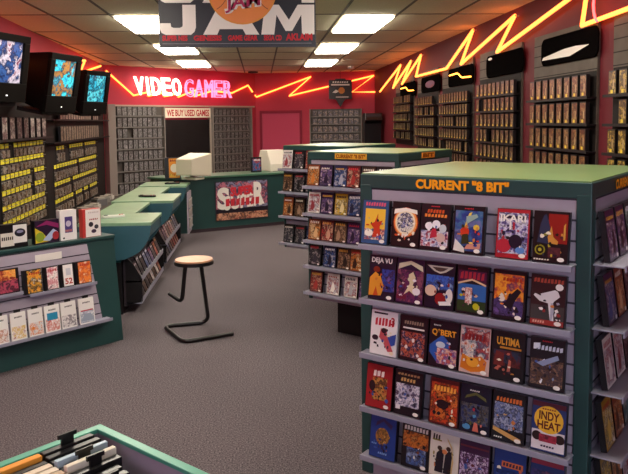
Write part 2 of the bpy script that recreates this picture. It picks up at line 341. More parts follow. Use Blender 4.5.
r2 = [('game box with white title DEJA VU above an orange coated figure', [[c_('#17162a')], ('r', .5, .2, .97, .7, A(['#182058', '#3048a0', '#281838', '#6a58a0'], 45, 7)), ('t', 'DEJA VU', .08, .8, .85, .95, WHITE), ('e', .3, .68, .13, .07, c_('#7a2818')), ('p', P(.04,.08,.05,.48,.25,.62,.45,.55,.6,.3,.5,.1), c_('#d8902c')), ('p', P(.2,.08,.3,.3,.4,.1), c_('#c04a20')), SEAL]),
  ('purple game box with a pale fighter under an arched cream title', [[c_('#221634')], ('r', .04, .05, .96, .75, A(['#341a48', '#6a2a58', '#181430', '#8a4a60', '#201838'], 40, 8)), ('p', P(.05,.75,.5,.88,.95,.74,.92,.86,.5,.96,.08,.88), c_('#cfc6a8')), ('p', P(.3,.2,.5,.45,.45,.65,.6,.72,.7,.6,.6,.4,.72,.2,.5,.3), c_('#d8c4a0')), ('r', .05, .1, .4, .2, c_('#6a1c34')), ('e', .75, .3, .14, .08, c_('#e4dce0')), SEAL]),
  ('dark blue game box with silver winged logo over cartoon birds', [[c_('#0f1226')], ('r', .04, .42, .96, .72, A(['#1c3c98', '#3a68c0', '#14205a', '#8ab0d8'], 55, 9)), ('p', P(.05,.92,.95,.92,.7,.8,.5,.76,.3,.8), c_('#c8c2b4')), ('p', P(.22,.89,.78,.89,.62,.82,.5,.8,.38,.82), c_('#4a3c34')), ('e', .22, .38, .2, .12, c_('#d8b8a0')), ('e', .55, .22, .18, .13, c_('#8a1c1c')), ('e', .85, .3, .12, .16, c_('#dcd4cc')), ('p', P(.55,.08,.95,.12,.9,.2,.5,.16), c_('#e0dcd8'))]),
  ('game box with a red arched title over blue sky and harlequin figure', [[c_('#101018')], ('r', .05, .05, .95, .62, c_('#2a62a8')), ('r', .05, .05, .95, .28, c_('#203a1c')), ('p', P(.05,.62,.5,.72,.95,.62,.95,.9,.05,.9), c_('#46183a')), ('p', P(.05,.6,.5,.7,.95,.6,.95,.64,.5,.74,.05,.64), c_('#d8b890')), ('g', .1, .72, .9, .88, c_('#a02838'), 6), ('r', .3, .22, .52, .55, A(['#d8d0c8', '#a83020', '#e8e0d8', '#802018'], 110, 10)), ('e', .66, .17, .1, .07, c_('#b8b420')), MARK, SEAL]),
  ('orange game box with a dark rider leaping, second shelf', [[c_('#0f0e14')], ('r', .06, .08, .94, .92, A(['#e07818', '#f0a030', '#d05a28', '#5a2a58', '#e89838'], 35, 11)), ('r', .06, .08, .94, .4, A(['#302048', '#504078', '#201830', '#6a5090'], 40, 12)), ('p', P(.35,.3,.55,.5,.75,.65,.88,.6,.7,.4,.6,.22), c_('#14121c')), ('g', .3, .78, .9, .86, c_('#b83418'), 6), ('e', .3, .42, .1, .06, c_('#e8d8c8')), SEAL]),
  ('brown game box showing a white uniformed baseball pitcher mid throw', [[c_('#30191c')], ('r', .03, .06, .97, .4, c_('#3c3a3a')), ('r', .03, .02, .97, .12, c_('#94302c')), ('g', .08, .84, .95, .93, c_('#a84838'), 9), ('e', .82, .78, .11, .065, c_('#e8e4e0')), ('p', P(.78,.7,.85,.6,.66,.48,.7,.12,.6,.12,.52,.45,.28,.48,.1,.58,.14,.62,.32,.58,.3,.62,.7,.72), c_('#d9d6d8')), ('p', P(.6,.5,.66,.5,.7,.3,.64,.12,.6,.12), c_('#a8a8b8')), ('g', .1, .05, .45, .1, c_('#d8a090'), 5), SEAL])]
r3 = [('white game box with red title and a crouching batter, third shelf', [[c_('#e6e2e2'), c_('#d8d4d4')], ('r', .1, .92, .62, .96, c_('#2a2838')), ('g', .15, .66, .9, .84, c_('#c02838'), 6), ('t', '3', .76, .7, .9, .88, c_('#a01c28')), ('p', P(.55,.4,.98,.52,.95,.28,.7,.2), c_('#2a4a9a')), ('e', .2, .38, .12, .06, c_('#28202a')), ('p', P(.4,.6,.6,.62,.68,.4,.9,.12,.7,.1,.5,.3,.35,.4), c_('#b85058')), ('e', .52, .56, .1, .06, c_('#201820')), ('e', .85, .08, .08, .04, c_('#e8d8b8'))]),
  ('black game box with small red figures beneath a pale title, third shelf', [[c_('#18131a')], ('g', .15, .8, .85, .88, c_('#8a7868'), 8), ('r', .12, .7, .88, .735, c_('#dcd6d0')), ('r', .08, .08, .92, .64, A(['#1c1220', '#7a2828', '#b86048', '#281830', '#40406a', '#d0a088'], 75, 13)), SEAL]),
  ('blue and black game box titled QBERT over tumbling balls', [[c_('#14121e')], ('p', P(.03,.45,.45,.7,.7,.55,.7,.3,.3,.1,.03,.3), c_('#2456a8')), ('e', .4, .48, .16, .07, c_('#c0ccd8')), ('r', .3, .08, .96, .42, A(['#a83038', '#e0b898', '#5a3a8a', '#c85a38', '#e0d0c8'], 60, 14)), ('t', 'Q*BERT', .1, .66, .92, .82, c_('#e09a30'), -.0), ('g', .15, .88, .4, .91, WHITE, 5), SEAL]),
  ('white and orange game box showing a coiled orange beast, third shelf', [[c_('#c8a8a0')], ('r', .05, .35, .95, .95, A(['#d8c8c0', '#a83028', '#40506a', '#e0d8d0', '#b85030'], 45, 15)), ('p', P(.05,.1,.1,.4,.4,.32,.7,.4,.9,.3,.85,.1,.4,.04), c_('#d0741a')), ('e', .45, .25, .2, .1, c_('#e8a030')), ('g', .15, .7, .85, .84, c_('#8a1c1c'), 6), MARK, SEAL]),
  ('black game box titled ULTIMA in gold over a red robed figure', [[c_('#121118')], ('t', 'ULTIMA', .15, .72, .85, .88, c_('#d89a30')), ('r', .25, .65, .9, .69, c_('#b87a28')), ('r', .08, .3, .9, .62, A(['#141420', '#5a1c18', '#203048', '#281418'], 35, 16)), ('p', P(.1,.3,.15,.6,.4,.56,.38,.3), c_('#6a2420')), ('p', P(.5,.2,.55,.45,.62,.42,.6,.2), c_('#b06050')), SEAL]),
  ('dark game box with ice blue title over brown armoured figures', [[c_('#14131c')], ('r', .04, .08, .96, .58, A(['#181420', '#5a4030', '#302838', '#8a6a50', '#1c2030'], 60, 17)), ('g', .1, .76, .95, .86, c_('#c4ccdc'), 8), ('p', P(.1,.88,.3,.9,.25,.8,.1,.76), c_('#dfe6ee')), ('p', P(.2,.5,.8,.7,.85,.62,.4,.45), c_('#8a98b8')), MARK, SEAL])]
r4 = [('red game box with white title and tan figures, fourth shelf', [[c_('#9c2428')], ('g', .25, .72, .7, .86, c_('#e8e0d8'), 3), ('r', .25, .2, .8, .7, A(['#a83028', '#c89048', '#3a2a20', '#8a5030'], 60, 18)), ('e', .25, .5, .12, .12, c_('#281c20')), SEAL]),
  ('black game box with silver lettering and a pale armoured horseman', [[c_('#15131c')], ('g', .08, .88, .9, .93, c_('#b89060'), 7), ('g', .2, .75, .75, .83, c_('#c8a060'), 5), ('r', .06, .2, .92, .7, A(['#1a1830', '#8a88a8', '#e0dce4', '#3a3460', '#6a4a50'], 55, 19)), ('r', .08, .12, .25, .22, c_('#e0dce0')), SEAL]),
  ('fiery red game box with yellow title over a dark dragon, fourth shelf', [[c_('#5a1a1c')], ('r', .05, .05, .95, .9, A(['#a82818', '#d04a20', '#3a1418', '#e07830', '#801c20'], 45, 20)), ('g', .12, .72, .9, .84, c_('#f0a840'), 7), ('e', .45, .45, .22, .1, c_('#201018')), SEAL]),
  ('navy game box with thin olive title over crossing aircraft', [[c_('#12162c')], ('g', .3, .87, .62, .9, WHITE, 5), ('p', P(.15,.7,.5,.8,.85,.7,.82,.77,.5,.86,.2,.77), c_('#5a5a30')), ('r', .06, .2, .94, .62, A(['#101428', '#2a3868', '#5a5a58', '#1a2038', '#80703a'], 55, 21)), ('e', .25, .12, .13, .06, c_('#4a88b8')), ('p', P(.45,.05,.65,.05,.6,.22,.5,.24), c_('#c86a58')), SEAL]),
  ('blue game box with orange title and yellow diagonal band, fourth shelf', [[c_('#12131c')], ('r', .06, .25, .94, .78, A(['#2a4070', '#7a88b8', '#1c2848', '#a8b0c8', '#38406a'], 60, 22)), ('g', .1, .8, .9, .9, c_('#d87030'), 8), ('p', P(.05,.28,.9,.12,.92,.04,.8,.04,.05,.2), c_('#c89858')), ('g', .08, .06, .35, .09, WHITE, 4), SEAL]),
  ('game box with yellow disc reading INDY HEAT, beside the corner post', [[c_('#28366a')], ('r', .02, .88, .98, .98, c_('#5a2030')), ('r', .03, .04, .97, .42, c_('#d8d0d4')), ('e', .5, .64, .42, .27, c_('#e8b434')), ('t', 'INDY', .22, .63, .8, .8, c_('#5c1a18')), ('t', 'HEAT', .18, .45, .84, .61, c_('#5c1a18')), ('g', .3, .83, .7, .86, c_('#8a3020'), 6), ('e', .18, .3, .14, .09, c_('#281818')), ('e', .84, .3, .14, .09, c_('#281818')), ('r', .25, .2, .75, .35, A(['#7a1c28', '#a83048', '#3a1820'], 60, 23)), ('g', .3, .1, .7, .14, c_('#38304a'), 5)])]
r5 = [('deep blue game box with a bronze lion medallion, fifth shelf', [[c_('#1f3c86')], ('p', P(.2,.7,.5,.85,.8,.7,.85,.8,.5,.92,.25,.82), c_('#382c58')), ('e', .48, .5, .26, .2, A(['#7a4a20', '#b07a38', '#4a3020', '#c89850'], 80, 24)), ('g', .35, .1, .7, .15, c_('#7aa0d8'), 5), ('g', .1, .3, .3, .34, c_('#7aa0d8'), 3)]),
  ('black game box with white title over an orange beast and blue knight', [[c_('#14131a')], ('g', .06, .82, .94, .92, c_('#d8d0c8'), 8), ('r', .05, .45, .95, .8, A(['#2a1814', '#c8702c', '#5a2818', '#e0a058'], 50, 25)), ('r', .2, .08, .9, .45, A(['#18203a', '#4a68a8', '#281c28', '#8aa0c8'], 50, 26)), SEAL]),
  ('white game box with two dark suited figures, fifth shelf', [[c_('#d8d0c4'), c_('#c8b8a0')], ('g', .08, .78, .35, .9, c_('#2a2418'), 3), ('r', .08, .76, .4, .79, c_('#8a8030')), ('p', P(.2,.1,.25,.5,.38,.6,.5,.5,.48,.1), c_('#1c1a26')), ('p', P(.5,.1,.55,.5,.68,.62,.78,.5,.75,.1), c_('#1c1a26')), ('e', .35, .62, .08, .05, c_('#3a2820')), ('e', .65, .64, .08, .05, c_('#3a2820')), ('e', .52, .56, .09, .05, c_('#c87a4a')), ('p', P(.8,.1,.84,.4,.78,.7,.6,.88,.62,.82,.76,.66,.8,.4,.76,.1), c_('#c8a868'))]),
  ('purple game box scattered with small pale figures, fifth shelf', [[c_('#3c1c40')], ('r', .04, .05, .96, .68, A(['#38204a', '#c8b8d8', '#5a2a5a', '#2a1838', '#e0d0e0'], 95, 27)), ('r', .04, .8, .96, .84, c_('#6a2a38')), SEAL]),
  ('blue game box with a short orange title block, fifth shelf', [[c_('#203878')], ('r', .25, .6, .9, .72, c_('#c86a38')), ('g', .28, .62, .86, .7, c_('#3a2040'), 6), ('r', .1, .08, .9, .55, A(['#203878', '#101c48', '#4a68b0'], 45, 28))]),
  ('blue game box with maroon top band, fifth shelf by the corner post', [[c_('#26386a')], ('r', .03, .85, .97, .97, c_('#8a2c40')), ('r', .06, .1, .94, .75, A(['#26386a', '#4a3a70', '#182448', '#7a4a60'], 45, 29))])]
ROWS = [DES[0]+r1b, r2, r3, r4, r5]

PALS = [('red', ['#581418', '#a03430', '#201018', '#c89880', '#281018']), ('blue', ['#141e48', '#30508a', '#101430', '#a8a8b8', '#181c38']), ('orange', ['#7a3818', '#c87830', '#301810', '#d8b080', '#3a1c14']),
        ('purple', ['#2c1a40', '#685080', '#181028', '#b8a0b0', '#241834']), ('black', ['#101014', '#302c38', '#0c0c10', '#989090', '#181418']), ('white', ['#d8d4cc', '#a8a8b0', '#8a3038', '#e8e4dc']),
        ('yellow', ['#a07c20', '#d8b848', '#3a2410', '#e0d0a0', '#6a4818']), ('brown', ['#302018', '#684834', '#1c1010', '#a08068', '#241814']), ('teal', ['#163c40', '#387878', '#0c2020', '#a0b8b0', '#14282c'])]
def rand_design(r, pi=None):
    pi = r.randrange(len(PALS)) if pi is None else pi
    nm, pal = PALS[pi]; tcol = r.choice(['#e8e0d0', '#d8a040', '#c03038', '#e8e8f0']) if nm not in ('white', 'yellow') else r.choice(['#202838', '#a02028'])
    d = [[c_(pal[0]) if nm != 'black' else c_('#101014')], ('r', .06, .06, .94, r.uniform(.68, .9), A(pal, r.choice([45, 60, 80]), r.randrange(40)))]
    d.append(('g', .1, .8, r.uniform(.75, .92), r.uniform(.87, .93), c_(tcol), r.randrange(5, 9)))
    a = r.uniform(.3, .6); d.append(('p', P(a-.15, .15, a-.1, .4, a, .62, a+.12, .5, a+.2, .3, a+.1, .12), c_(r.choice(pal[1:]))))
    d.append(SEAL)
    return nm, d
_meshcache = {}
def cover_obj(name, w, h, t, design, key=None):
    b = MB(); make_cover(b, w, h, t, design); return b
def place_box(fr_loc, rz, tilt, w, h, t, design, name, label, cat, group, up=0.):
    b = MB(); make_cover(b, w, h, t, design)
    o = b.build(name, None, (fr_loc[0], fr_loc[1], fr_loc[2]+t*math.sin(tilt)+.0008), rz, rx=0.)
    # lean back: rotate about the bottom front edge, in local frame
    o.rotation_euler = (Matrix.Rotation(rz, 3, 'Z') @ Matrix.Rotation(-tilt, 3, 'X')).to_euler()
    return tag(o, label, cat, group)

# ------------------------------------------------------------------ gondolas
def slat_face(b, x0, x1, z0, z1, y, pitch=.076):
    b.box((x0, y, z0), (x1, y+.012, z1), SLAT)
    z = z0+pitch*.6
    while z < z1:
        b.box((x0, y-.0006, z), (x1, y+.0002, z+.008), SLATGAP); z += pitch
def gondola(label, c, half, rz, top, shelf_z, header, zbase, kick, sides=(0, 1), shelf_out=.075, post=.06):
    g = thing('display_gondola', label, 'display stand', (c[0], c[1], 0), rz, 'square green game display stands')
    H = half
    b = MB(); b.box((-H+.015, -H+.015, zbase), (H-.015, H-.015, top-.061), SLAT)
    for k in range(4):
        b.M = Matrix.Rotation(k*PI/2, 4, 'Z'); slat_face(b, -H+post-.005, H-post+.005, zbase+.001, top-.0615, -H+.008)
    b.build('slatted_core', g)
    for sx in (-1, 1):
        for sy in (-1, 1):
            MB().box((min(sx*H, sx*(H-post)), min(sy*H, sy*(H-post)), zbase), (max(sx*H, sx*(H-post)), max(sy*H, sy*(H-post)), top-.045), GREEN).build('corner_post', g, bevel=.004)
    MB().box((-H+.001, -H+.001, top-.06), (H-.001, H-.001, top-.002), GREEN).build('header', g, bevel=.003)
    MB().box((-H+.006, -H+.006, top-.0018), (H-.006, H-.006, top+.003), GREEN_LIT).build('top_board', g)
    MB().box((-H+kick, -H+kick, 0), (H-kick, H-kick, zbase+.001), DARK).build('kick_base', g)
    for k in (0, 1):
        for z in shelf_z:
            s = MB(Matrix.Rotation(k*PI/2, 4, 'Z'))
            x0, x1 = -H+post-.025, H-post+.005
            so = shelf_out+(.045 if k else 0)
            s.box((x0, -H-so, z-.009), (x1, -H+.006, z-.003), LIP)
            s.box((x0, -H-so-.006, z-.024), (x1, -H-so, z), LIP)
            s.build('shelf', g, bevel=.002)
    return g
def header_sign(g, half, top, k, x0, x1, z0, z1, text, plate=None):
    b = MB(Matrix.Rotation(k*PI/2, 4, 'Z'))
    if plate: b.box((x0-.01, -half-.004, z0-.006), (x1+.01, -half+.001, z1+.006), plate)
    b.text(text, x0, z0, x1, z1, -half-.0046, LETTER if not plate else mat('#8a4a10', .5), bold=.05)
    o = b.build('header_lettering', g); o['label'] = 'yellow header lettering'; return o
G1 = dict(c=(1.108, 3.128), half=.483, rz=R(-40), top=1.42)
SHZ = [1.127, .892, .655, .418, .2]
g1 = gondola('large green display stand nearest the viewer headed CURRENT 8 BIT', G1['c'], G1['half'], G1['rz'], 1.42, SHZ, None, .09, .07, shelf_out=.06, post=.055)
header_sign(g1, .483, 1.42, 0, -.212, .182, 1.368, 1.409, 'CURRENT "8 BIT"')
header_sign(g1, .483, 1.42, 1, -.16, .23, 1.368, 1.409, 'CURRENT "8 BIT"')
def gpos(G, k, u, out, z):
    t = G['rz']+k*PI/2; h = G['half']+out
    return (G['c'][0]+u*math.cos(t)+h*math.sin(t), G['c'][1]+u*math.sin(t)-h*math.cos(t), z), t
US = [[-.386, -.241, -.108, .034, .21, .351], [-.353, -.22, -.088, .05, .197, .343], [-.346, -.206, -.07, .063, .195, .343], [-.37, -.23, -.067, .066, .2, .352], [-.352, -.196, -.066, .062, .206, .348]]
def busier(des, seed):
    q = random.Random(seed); ms = [L[-1] for L in des[1:] if L[0] in 'rep' and L[-1] is not None and L is not SEAL]
    if not ms: return des
    ms = ms+[c_(random.Random(seed+5).choice(['#e8ddc8', '#c87838', '#3a58a0', '#a83038'])), c_('#1a1820')]
    out = []
    txt = any(L[0] == 't' and L[1] == 'HEAT' for L in des[1:])
    for _ in range(0 if txt else 16):
        cx, cz = q.uniform(.16, .84), q.uniform(.14, .58); n = q.randrange(4, 8); a0 = q.uniform(0, 6); rx, rz = q.uniform(.025, .085), q.uniform(.02, .055)
        out.append(('p', [(cx+rx*q.uniform(.6, 1.2)*math.cos(a0+2*PI*j/n), cz+rz*q.uniform(.6, 1.2)*math.sin(a0+2*PI*j/n)) for j in range(n)], q.choice(ms)))
    k = 1+min(2, len(des)-2)
    return des[:k]+out[:9]+des[k:-1]+out[9:]+des[-1:]
for r, row in enumerate(ROWS):
    for i, (lab, des) in enumerate(row):
        des = busier(des, r*10+i)
        p, t = gpos(G1, 0, US[r][i], .05, SHZ[r]-.0025)
        place_box(p, t, R(8), .128, .186, .022, des, 'game_box', lab, 'game box', 'game boxes on the near stand front')
rr = random.Random(3)
def side_fill(G, k, us, zs, w, h, t_, where, group, out=.05, tilt=R(8), rowname=ORD, r=rr, skip=()):
    for a, z in enumerate(zs):
        for i, u in enumerate(us):
            if (a, i) in skip: continue
            nm, d = rand_design(r)
            p, t = gpos(G, k, u+r.uniform(-.004, .004), out, z-.0025)
            place_box(p, t, tilt, w, h, t_, d, 'game_box', '%s game box, %s along the %s shelf of %s' % (nm, ORD[i], ORD[a], where), 'game box', group)
side_fill(G1, 1, [-.35, -.205, -.06, .085, .23, .36], SHZ, .128, .186, .022, "the near stand's far-aisle face", 'game boxes round the corner of the near stand', .05)

G2 = dict(c=(.927, 5.49), half=.405, rz=R(-42), top=1.415)
SH2 = [1.163, .956, .75, .555, .352]
g2 = gondola('green display stand standing behind the large near stand', G2['c'], .405, G2['rz'], 1.415, SH2, None, .28, .16, post=.035)
header_sign(g2, .405, 1.415, 0, -.13, .13, 1.372, 1.402, 'CURRENT "8 BIT"', mat('#e0a83a', .5))
header_sign(g2, .405, 1.415, 1, -.07, .10, 1.372, 1.402, 'BIT', mat('#e08a2a', .5))
G2B = [[(-.315, 2), (-.197, 3), (-.065, 1), (.05, 0), (.18, 7), (.31, 4)], [(-.31, 5), (-.19, 3), (-.06, 6), (.055, 1), (.18, 3), (.31, 0)], [(-.31, 2), (-.19, 0), (-.07, 7), (.05, 3), (.18, 1), (.31, 2)], [(-.31, 4), (-.17, 1), (-.04, 7), (.075, 2), (.2, 0)], [(-.30, 0), (-.14, 5), (.02, 5), (.15, 3), (.3, 8)]]
for a, row in enumerate(G2B):
    for i, (u, pi) in enumerate(row):
        nm, d = rand_design(rr, pi)
        p, t = gpos(G2, 0, u, .05, SH2[a]-.0025)
        place_box(p, t, R(8), .115, .158, .02, d, 'game_box', '%s game box, %s along the %s shelf of the second stand' % (nm, ORD[i], ORD[a]), 'game box', 'game boxes on the second stand front')
side_fill(G2, 1, [-.3, -.16, -.02, .12, .26], SH2[:2], .125, .158, .02, "the second stand's hidden side", 'game boxes on the second stand side')
G3 = dict(c=(.788, 7.088), half=.40, rz=R(-43), top=1.41)
SH3 = [1.19, .965, .726, .46]
g3 = gondola('dark green display stand half hidden behind the second stand', G3['c'], .40, G3['rz'], 1.41, SH3, None, .4, .2, post=.02)
for a, row in enumerate([[5, 4, 0, 1, 4], [7, 4, 4, 3, 0], [2, 7, 4, 1, 4], [4, 4, 1, 0, 7]]):
    for i, pi in enumerate(row):
        nm, d = rand_design(rr, pi); p, t = gpos(G3, 0, -.31+.145*i, .05, SH3[a]-.0025)
        place_box(p, t, R(8), .125, .18, .02, d, 'game_box', '%s game box, %s along the %s shelf of the third stand' % (nm, ORD[i], ORD[a]), 'game box', 'game boxes on the third stand')

# ------------------------------------------------------------------ slanted display at the near end of the demo counter
DF = (Vector((-1.152, 5.346, 0)), R(44.2))
dt = DF[1]
XL = -1.25
d0 = thing('slatwall_display', 'green slanted slatwall display unit with lavender slats and two ledges', 'display stand', (DF[0].x, DF[0].y, 0), dt)
def sl(z): return .012+.09*z/.8
b = MB(); b.hexa([(XL,.012,0),(.13,.012,0),(.13,.4,0),(XL,.4,0)], [(XL,sl(.78),.78),(.13,sl(.78),.78),(.13,.4,.78),(XL,.4,.78)], GREEN); b.build('cabinet_body', d0, bevel=.004)
b = MB()
z = .17; 
while z < .765:
    z1 = min(z+.066, .768); xr = lambda zz: -.035-.075*(zz-.17)/.6
    b.hexa([(XL+.05, sl(z)-.012, z), (xr(z), sl(z)-.012, z), (xr(z), sl(z)+.004, z), (XL+.05, sl(z)+.004, z)], [(XL+.05, sl(z1)-.012, z1), (xr(z1), sl(z1)-.012, z1), (xr(z1), sl(z1)+.004, z1), (XL+.05, sl(z1)+.004, z1)], SLAT)
    z += .075
b.hexa([(XL+.05, sl(.17)-.004, .17), (-.04, sl(.17)-.004, .17), (-.04, sl(.17)+.004, .17), (XL+.05, sl(.17)+.004, .17)], [(XL+.05, sl(.768)-.004, .768), (-.112, sl(.768)-.004, .768), (-.112, sl(.768)+.004, .768), (XL+.05, sl(.768)+.004, .768)], SLATGAP)
b.build('slatted_front', d0)
MB().box((XL, .085, .78), (.13, .41, .803), GREEN).build('top_board', d0, bevel=.004)
for (z, x0, x1, dp) in ((.485, -.60, -.085, .05), (.515, XL+.05, -.645, .05), (.205, XL+.05, .0, .075)):
    yb = sl(z)-.012
    s = MB(); s.box((x0, yb-dp, z-.004), (x1, yb+.002, z), LIP); s.box((x0, yb-dp-.005, z-.014), (x1, yb-dp, z+.008), LIP); s.build('ledge', d0, bevel=.0015)
def dpos(u, out, z): return (DF[0].x+u*math.cos(dt)+out*math.sin(dt), DF[0].y+u*math.sin(dt)-out*math.cos(dt), z)
def du(px, py, off): return uz(DF, px, py, off)
tag(MB().box((0, -.001, 0), (.2, .0005, .05), WHITE).build('blank_label_card', None, dpos(du(36,256,-.06)[0], -(sl(.69)-.0145), .69), dt), 'blank white label card on the slats above the orange boxes', 'label card')
lA = [(23, 42, .165, 'orange and black', ['#c86018', '#f0b040', '#281410', '#e0d0c0'], None), (44, 58.5, .165, 'white and pink', ['#e8d8d8', '#c86878', '#f4efe8', '#804858'], None), (60.5, 73.5, .165, 'white', ['#ece8e4', '#e0dcd8', '#c04038', '#f4f0ec'], None), (75, 91.5, .165, 'bright orange', ['#e86820', '#f09040', '#c84818', '#f0d0b0'], None)]
for px0, px1, h, nm, pal, _ in lA:
    ua = du(px0, 275, -.02)[0]; ub = du(px1, 275, -.02)[0]
    d = [[c_('#141216')], ('r', .2, .04, .97, .96, A(pal, 40, px0)), ('g', .3, .78, .9, .88, c_('#b83028'), 5)]
    if nm == 'white': d += [('r', .2, .04, .97, .96, c_('#ece8e4')), ('t', '52', .3, .12, .9, .38, c_('#b84038')), ('r', .42, .5, .8, .8, c_('#c8c8d0'))]
    b = MB(); make_cover(b, (ub-ua)*.96, h, .03, d)
    o = b.build('game_box', None, dpos((ua+ub)/2, -(sl(.485)-.012)+.044, .4905)); o.rotation_euler = (Matrix.Rotation(dt, 3, 'Z') @ Matrix.Rotation(-R(6.5), 3, 'X')).to_euler()
    tag(o, '%s game box on the upper ledge of the slanted slatwall display' % nm, 'game box', 'game boxes on the slanted display')
ua = du(-14, 270, -.02)[0]; ub = du(19, 270, -.02)[0]
b = MB(); make_cover(b, ub-ua, .165, .03, [[c_('#18121a')], ('r', .03, .55, .9, .95, A(['#e07028', '#f0b058', '#a03020', '#281820'], 30, 50)), ('r', .1, .05, .95, .55, A(['#8a2840', '#281828', '#c05068', '#201428'], 35, 51))])
o = b.build('game_box', None, dpos((ua+ub)/2, -(sl(.515)-.012)+.044, .5215)); o.rotation_euler = (Matrix.Rotation(dt, 3, 'Z') @ Matrix.Rotation(-R(6.5), 3, 'X')).to_euler()
tag(o, 'wide game box with orange and crimson art on its own short ledge', 'game box', 'game boxes on the slanted display')
lB = [(-9, 8.5), (10, 26.5), (28, 43.5), (44.5, 60.5), (61, 77), (79, 95)]
lBn = ['cut by the frame edge', 'with a yellow picture', 'with an orange dot', 'with a blue panel', 'with script title', 'nearest the green corner']
lBp = [['#e8e0dc', '#b87858', '#f0ece8', '#805848'], ['#ece8e0', '#d8b048', '#f0ece8', '#b06050'], ['#ecebe8', '#d88048', '#e8e4e0', '#a0a0b0'], ['#ece8e4', '#c8584a', '#e8d0c8', '#f0ece8'], ['#f0ece8', '#5a4a5a', '#e8e4e0', '#c0b8b8'], ['#f0eeec', '#b8c0cc', '#9098a8', '#e8e6e4']]
for i, (px0, px1) in enumerate(lB):
    ua = du(px0, 315, .03)[0]; ub = du(px1, 315, .03)[0]; w = (ub-ua)*.95
    t = thing('blister_pack', 'white blister pack %s, on the lower slatwall ledge' % lBn[i], 'blister pack', dpos((ua+ub)/2, -(sl(.205)-.012)+.062, .2055), dt, 'blister packs on the lower ledge'); t.location.z += .0025
    t.rotation_euler = (Matrix.Rotation(dt, 3, 'Z') @ Matrix.Rotation(-R(7), 3, 'X')).to_euler()
    b = MB(); d = [[c_('#e9e6e2'), c_('#d8d4d0')], ('r', .06, .05, .94, .5, A(lBp[i], 60, i+60)), ('g', .25, .8, .75, .86, c_('#3a3438'), 6)]
    if i == 3: d.append(('r', .15, .45, .85, .72, c_('#2a8ab0')))
    if i == 2: d.append(('e', .3, .3, .1, .06, c_('#e08030')))
    if i == 5: d += [('r', .1, .5, .9, .54, c_('#c03040')), ('p', P(.1,.12,.9,.1,.75,.4,.3,.38), c_('#98a2b4'))]
    make_cover(b, w, .185, .012, d); b.build('card', t)
    hk = MB(); hk.box((-.022, .002, .183), (.022, .008, .205), BLACK); hk.build('hang_tab', t)
# boxes on top of the display
def top_box(px0, px1, pyt, pyb, out, design, label, t=.05, w=None):
    ua = du(px0, pyb, out)[0]; ub = du(px1, pyb, out)[0]; zt = du((px0+px1)/2, pyt, out)[1]
    b = MB(); make_cover(b, (ub-ua), max(zt-.803, .05), t, design)
    return tag(b.build('game_box', None, dpos((ua+ub)/2, out, .8035), dt), label, 'game box', 'boxes standing on the slanted display')
top_box(0, 28, 224, 242, -.12, [[c_('#101012')], ('r', .02, .1, .5, .65, c_('#d8d4c8')), ('g', .05, .35, .48, .5, c_('#302c28'), 6), ('r', .47, .2, .97, .95, c_('#dedcd8')), ('e', .72, .62, .2, .17, c_('#1c1c28')), ('e', .72, .66, .12, .06, c_('#8a8aa8'))], 'black and white accessory box standing at the near end of the display top')
top_box(35, 59.5, 220, 240, -.12, [[c_('#281830')], ('p', P(.02,.05,.02,.7,.3,.5,.6,.1), c_('#d8c030')), ('p', P(.05,.75,.5,.98,.98,.8,.98,.6,.5,.8), c_('#8a2860')), ('p', P(.3,.15,.75,.6,.95,.45,.6,.1), c_('#a8b8d8')), ('e', .85, .3, .14, .18, c_('#a03038')), ('e', .2, .3, .18, .2, c_('#88a030'))], 'yellow and purple game box lying lengthwise on the display top')
top_box(60.5, 77, 210, 236, -.13, [[c_('#eae6e4'), c_('#d6d0cc')], ('r', .28, .25, .75, .78, c_('#4a3c7a')), ('e', .5, .55, .16, .1, c_('#c8c0d0')), ('g', .3, .28, .7, .36, c_('#c87868'), 5), ('e', .2, .08, .06, .03, BLACK)], 'white game box with a violet picture panel on the display top')
top_box(83, 101, 209, 233, -.13, [[c_('#e8e2de'), c_('#c84840')], ('r', .0, .0, .16, 1., c_('#c03a38')), ('e', .45, .45, .13, .09, c_('#28242c')), ('e', .75, .35, .12, .08, c_('#30303c')), ('e', .6, .2, .14, .07, c_('#3a2a40')), ('g', .35, .6, .85, .66, c_('#a03838'), 5), ('g', .3, .85, .9, .9, c_('#c8b8b8'), 6)], 'white and red sports game box at the corner end of the display top')

# ------------------------------------------------------------------ demo stations
def station(y0, y1, yn, xl, xr, label, rackrows):
    """playable demo unit: L-shaped top, curved end panels, recessed body, racks under the overhang"""
    s = thing('demo_station', label, 'game counter', (xr, y0, 0), 0, 'teal game demo stations along the aisle')
    W = xl-xr; D = y1-y0; n = yn-y0
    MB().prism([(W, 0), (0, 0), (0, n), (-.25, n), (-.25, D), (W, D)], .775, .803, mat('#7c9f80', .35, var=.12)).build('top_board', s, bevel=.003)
    prof = [(0, .775), (-.012, .70), (-.03, .65), (-.06, .60), (-.11, .545), (-.17, .51), (-.25, .48), (W, .46), (W, .775)]
    MB().prism(list(reversed(prof)), .0, .03, TEAL, 'y').build('end_panel', s, bevel=.003)
    MB().prism(list(reversed(prof)), n-.03, n, TEAL, 'y').build('end_panel', s, bevel=.003)
    MB().box((W, .035, 0), (-.27, D, .455), DARK).box((W, .031, .4555), (-.27, D, .774), mat('#1f4d50', .5)).build('cabinet_body', s)
    MB().box((-.035, .031, .68), (-.015, n-.031, .774), TEAL).build('front_apron', s)
    return s
st = [station(6.14, 7.72, 6.80, -1.56, -.94, 'teal demo station nearest the slanted slatwall display', 2), station(7.83, 9.55, 8.63, -1.62, -.955, 'teal demo station between two others along the aisle', 2), station(9.68, 10.38, 10.2, -1.64, -1.0, 'teal demo station joined to the sales counter end', 2)]
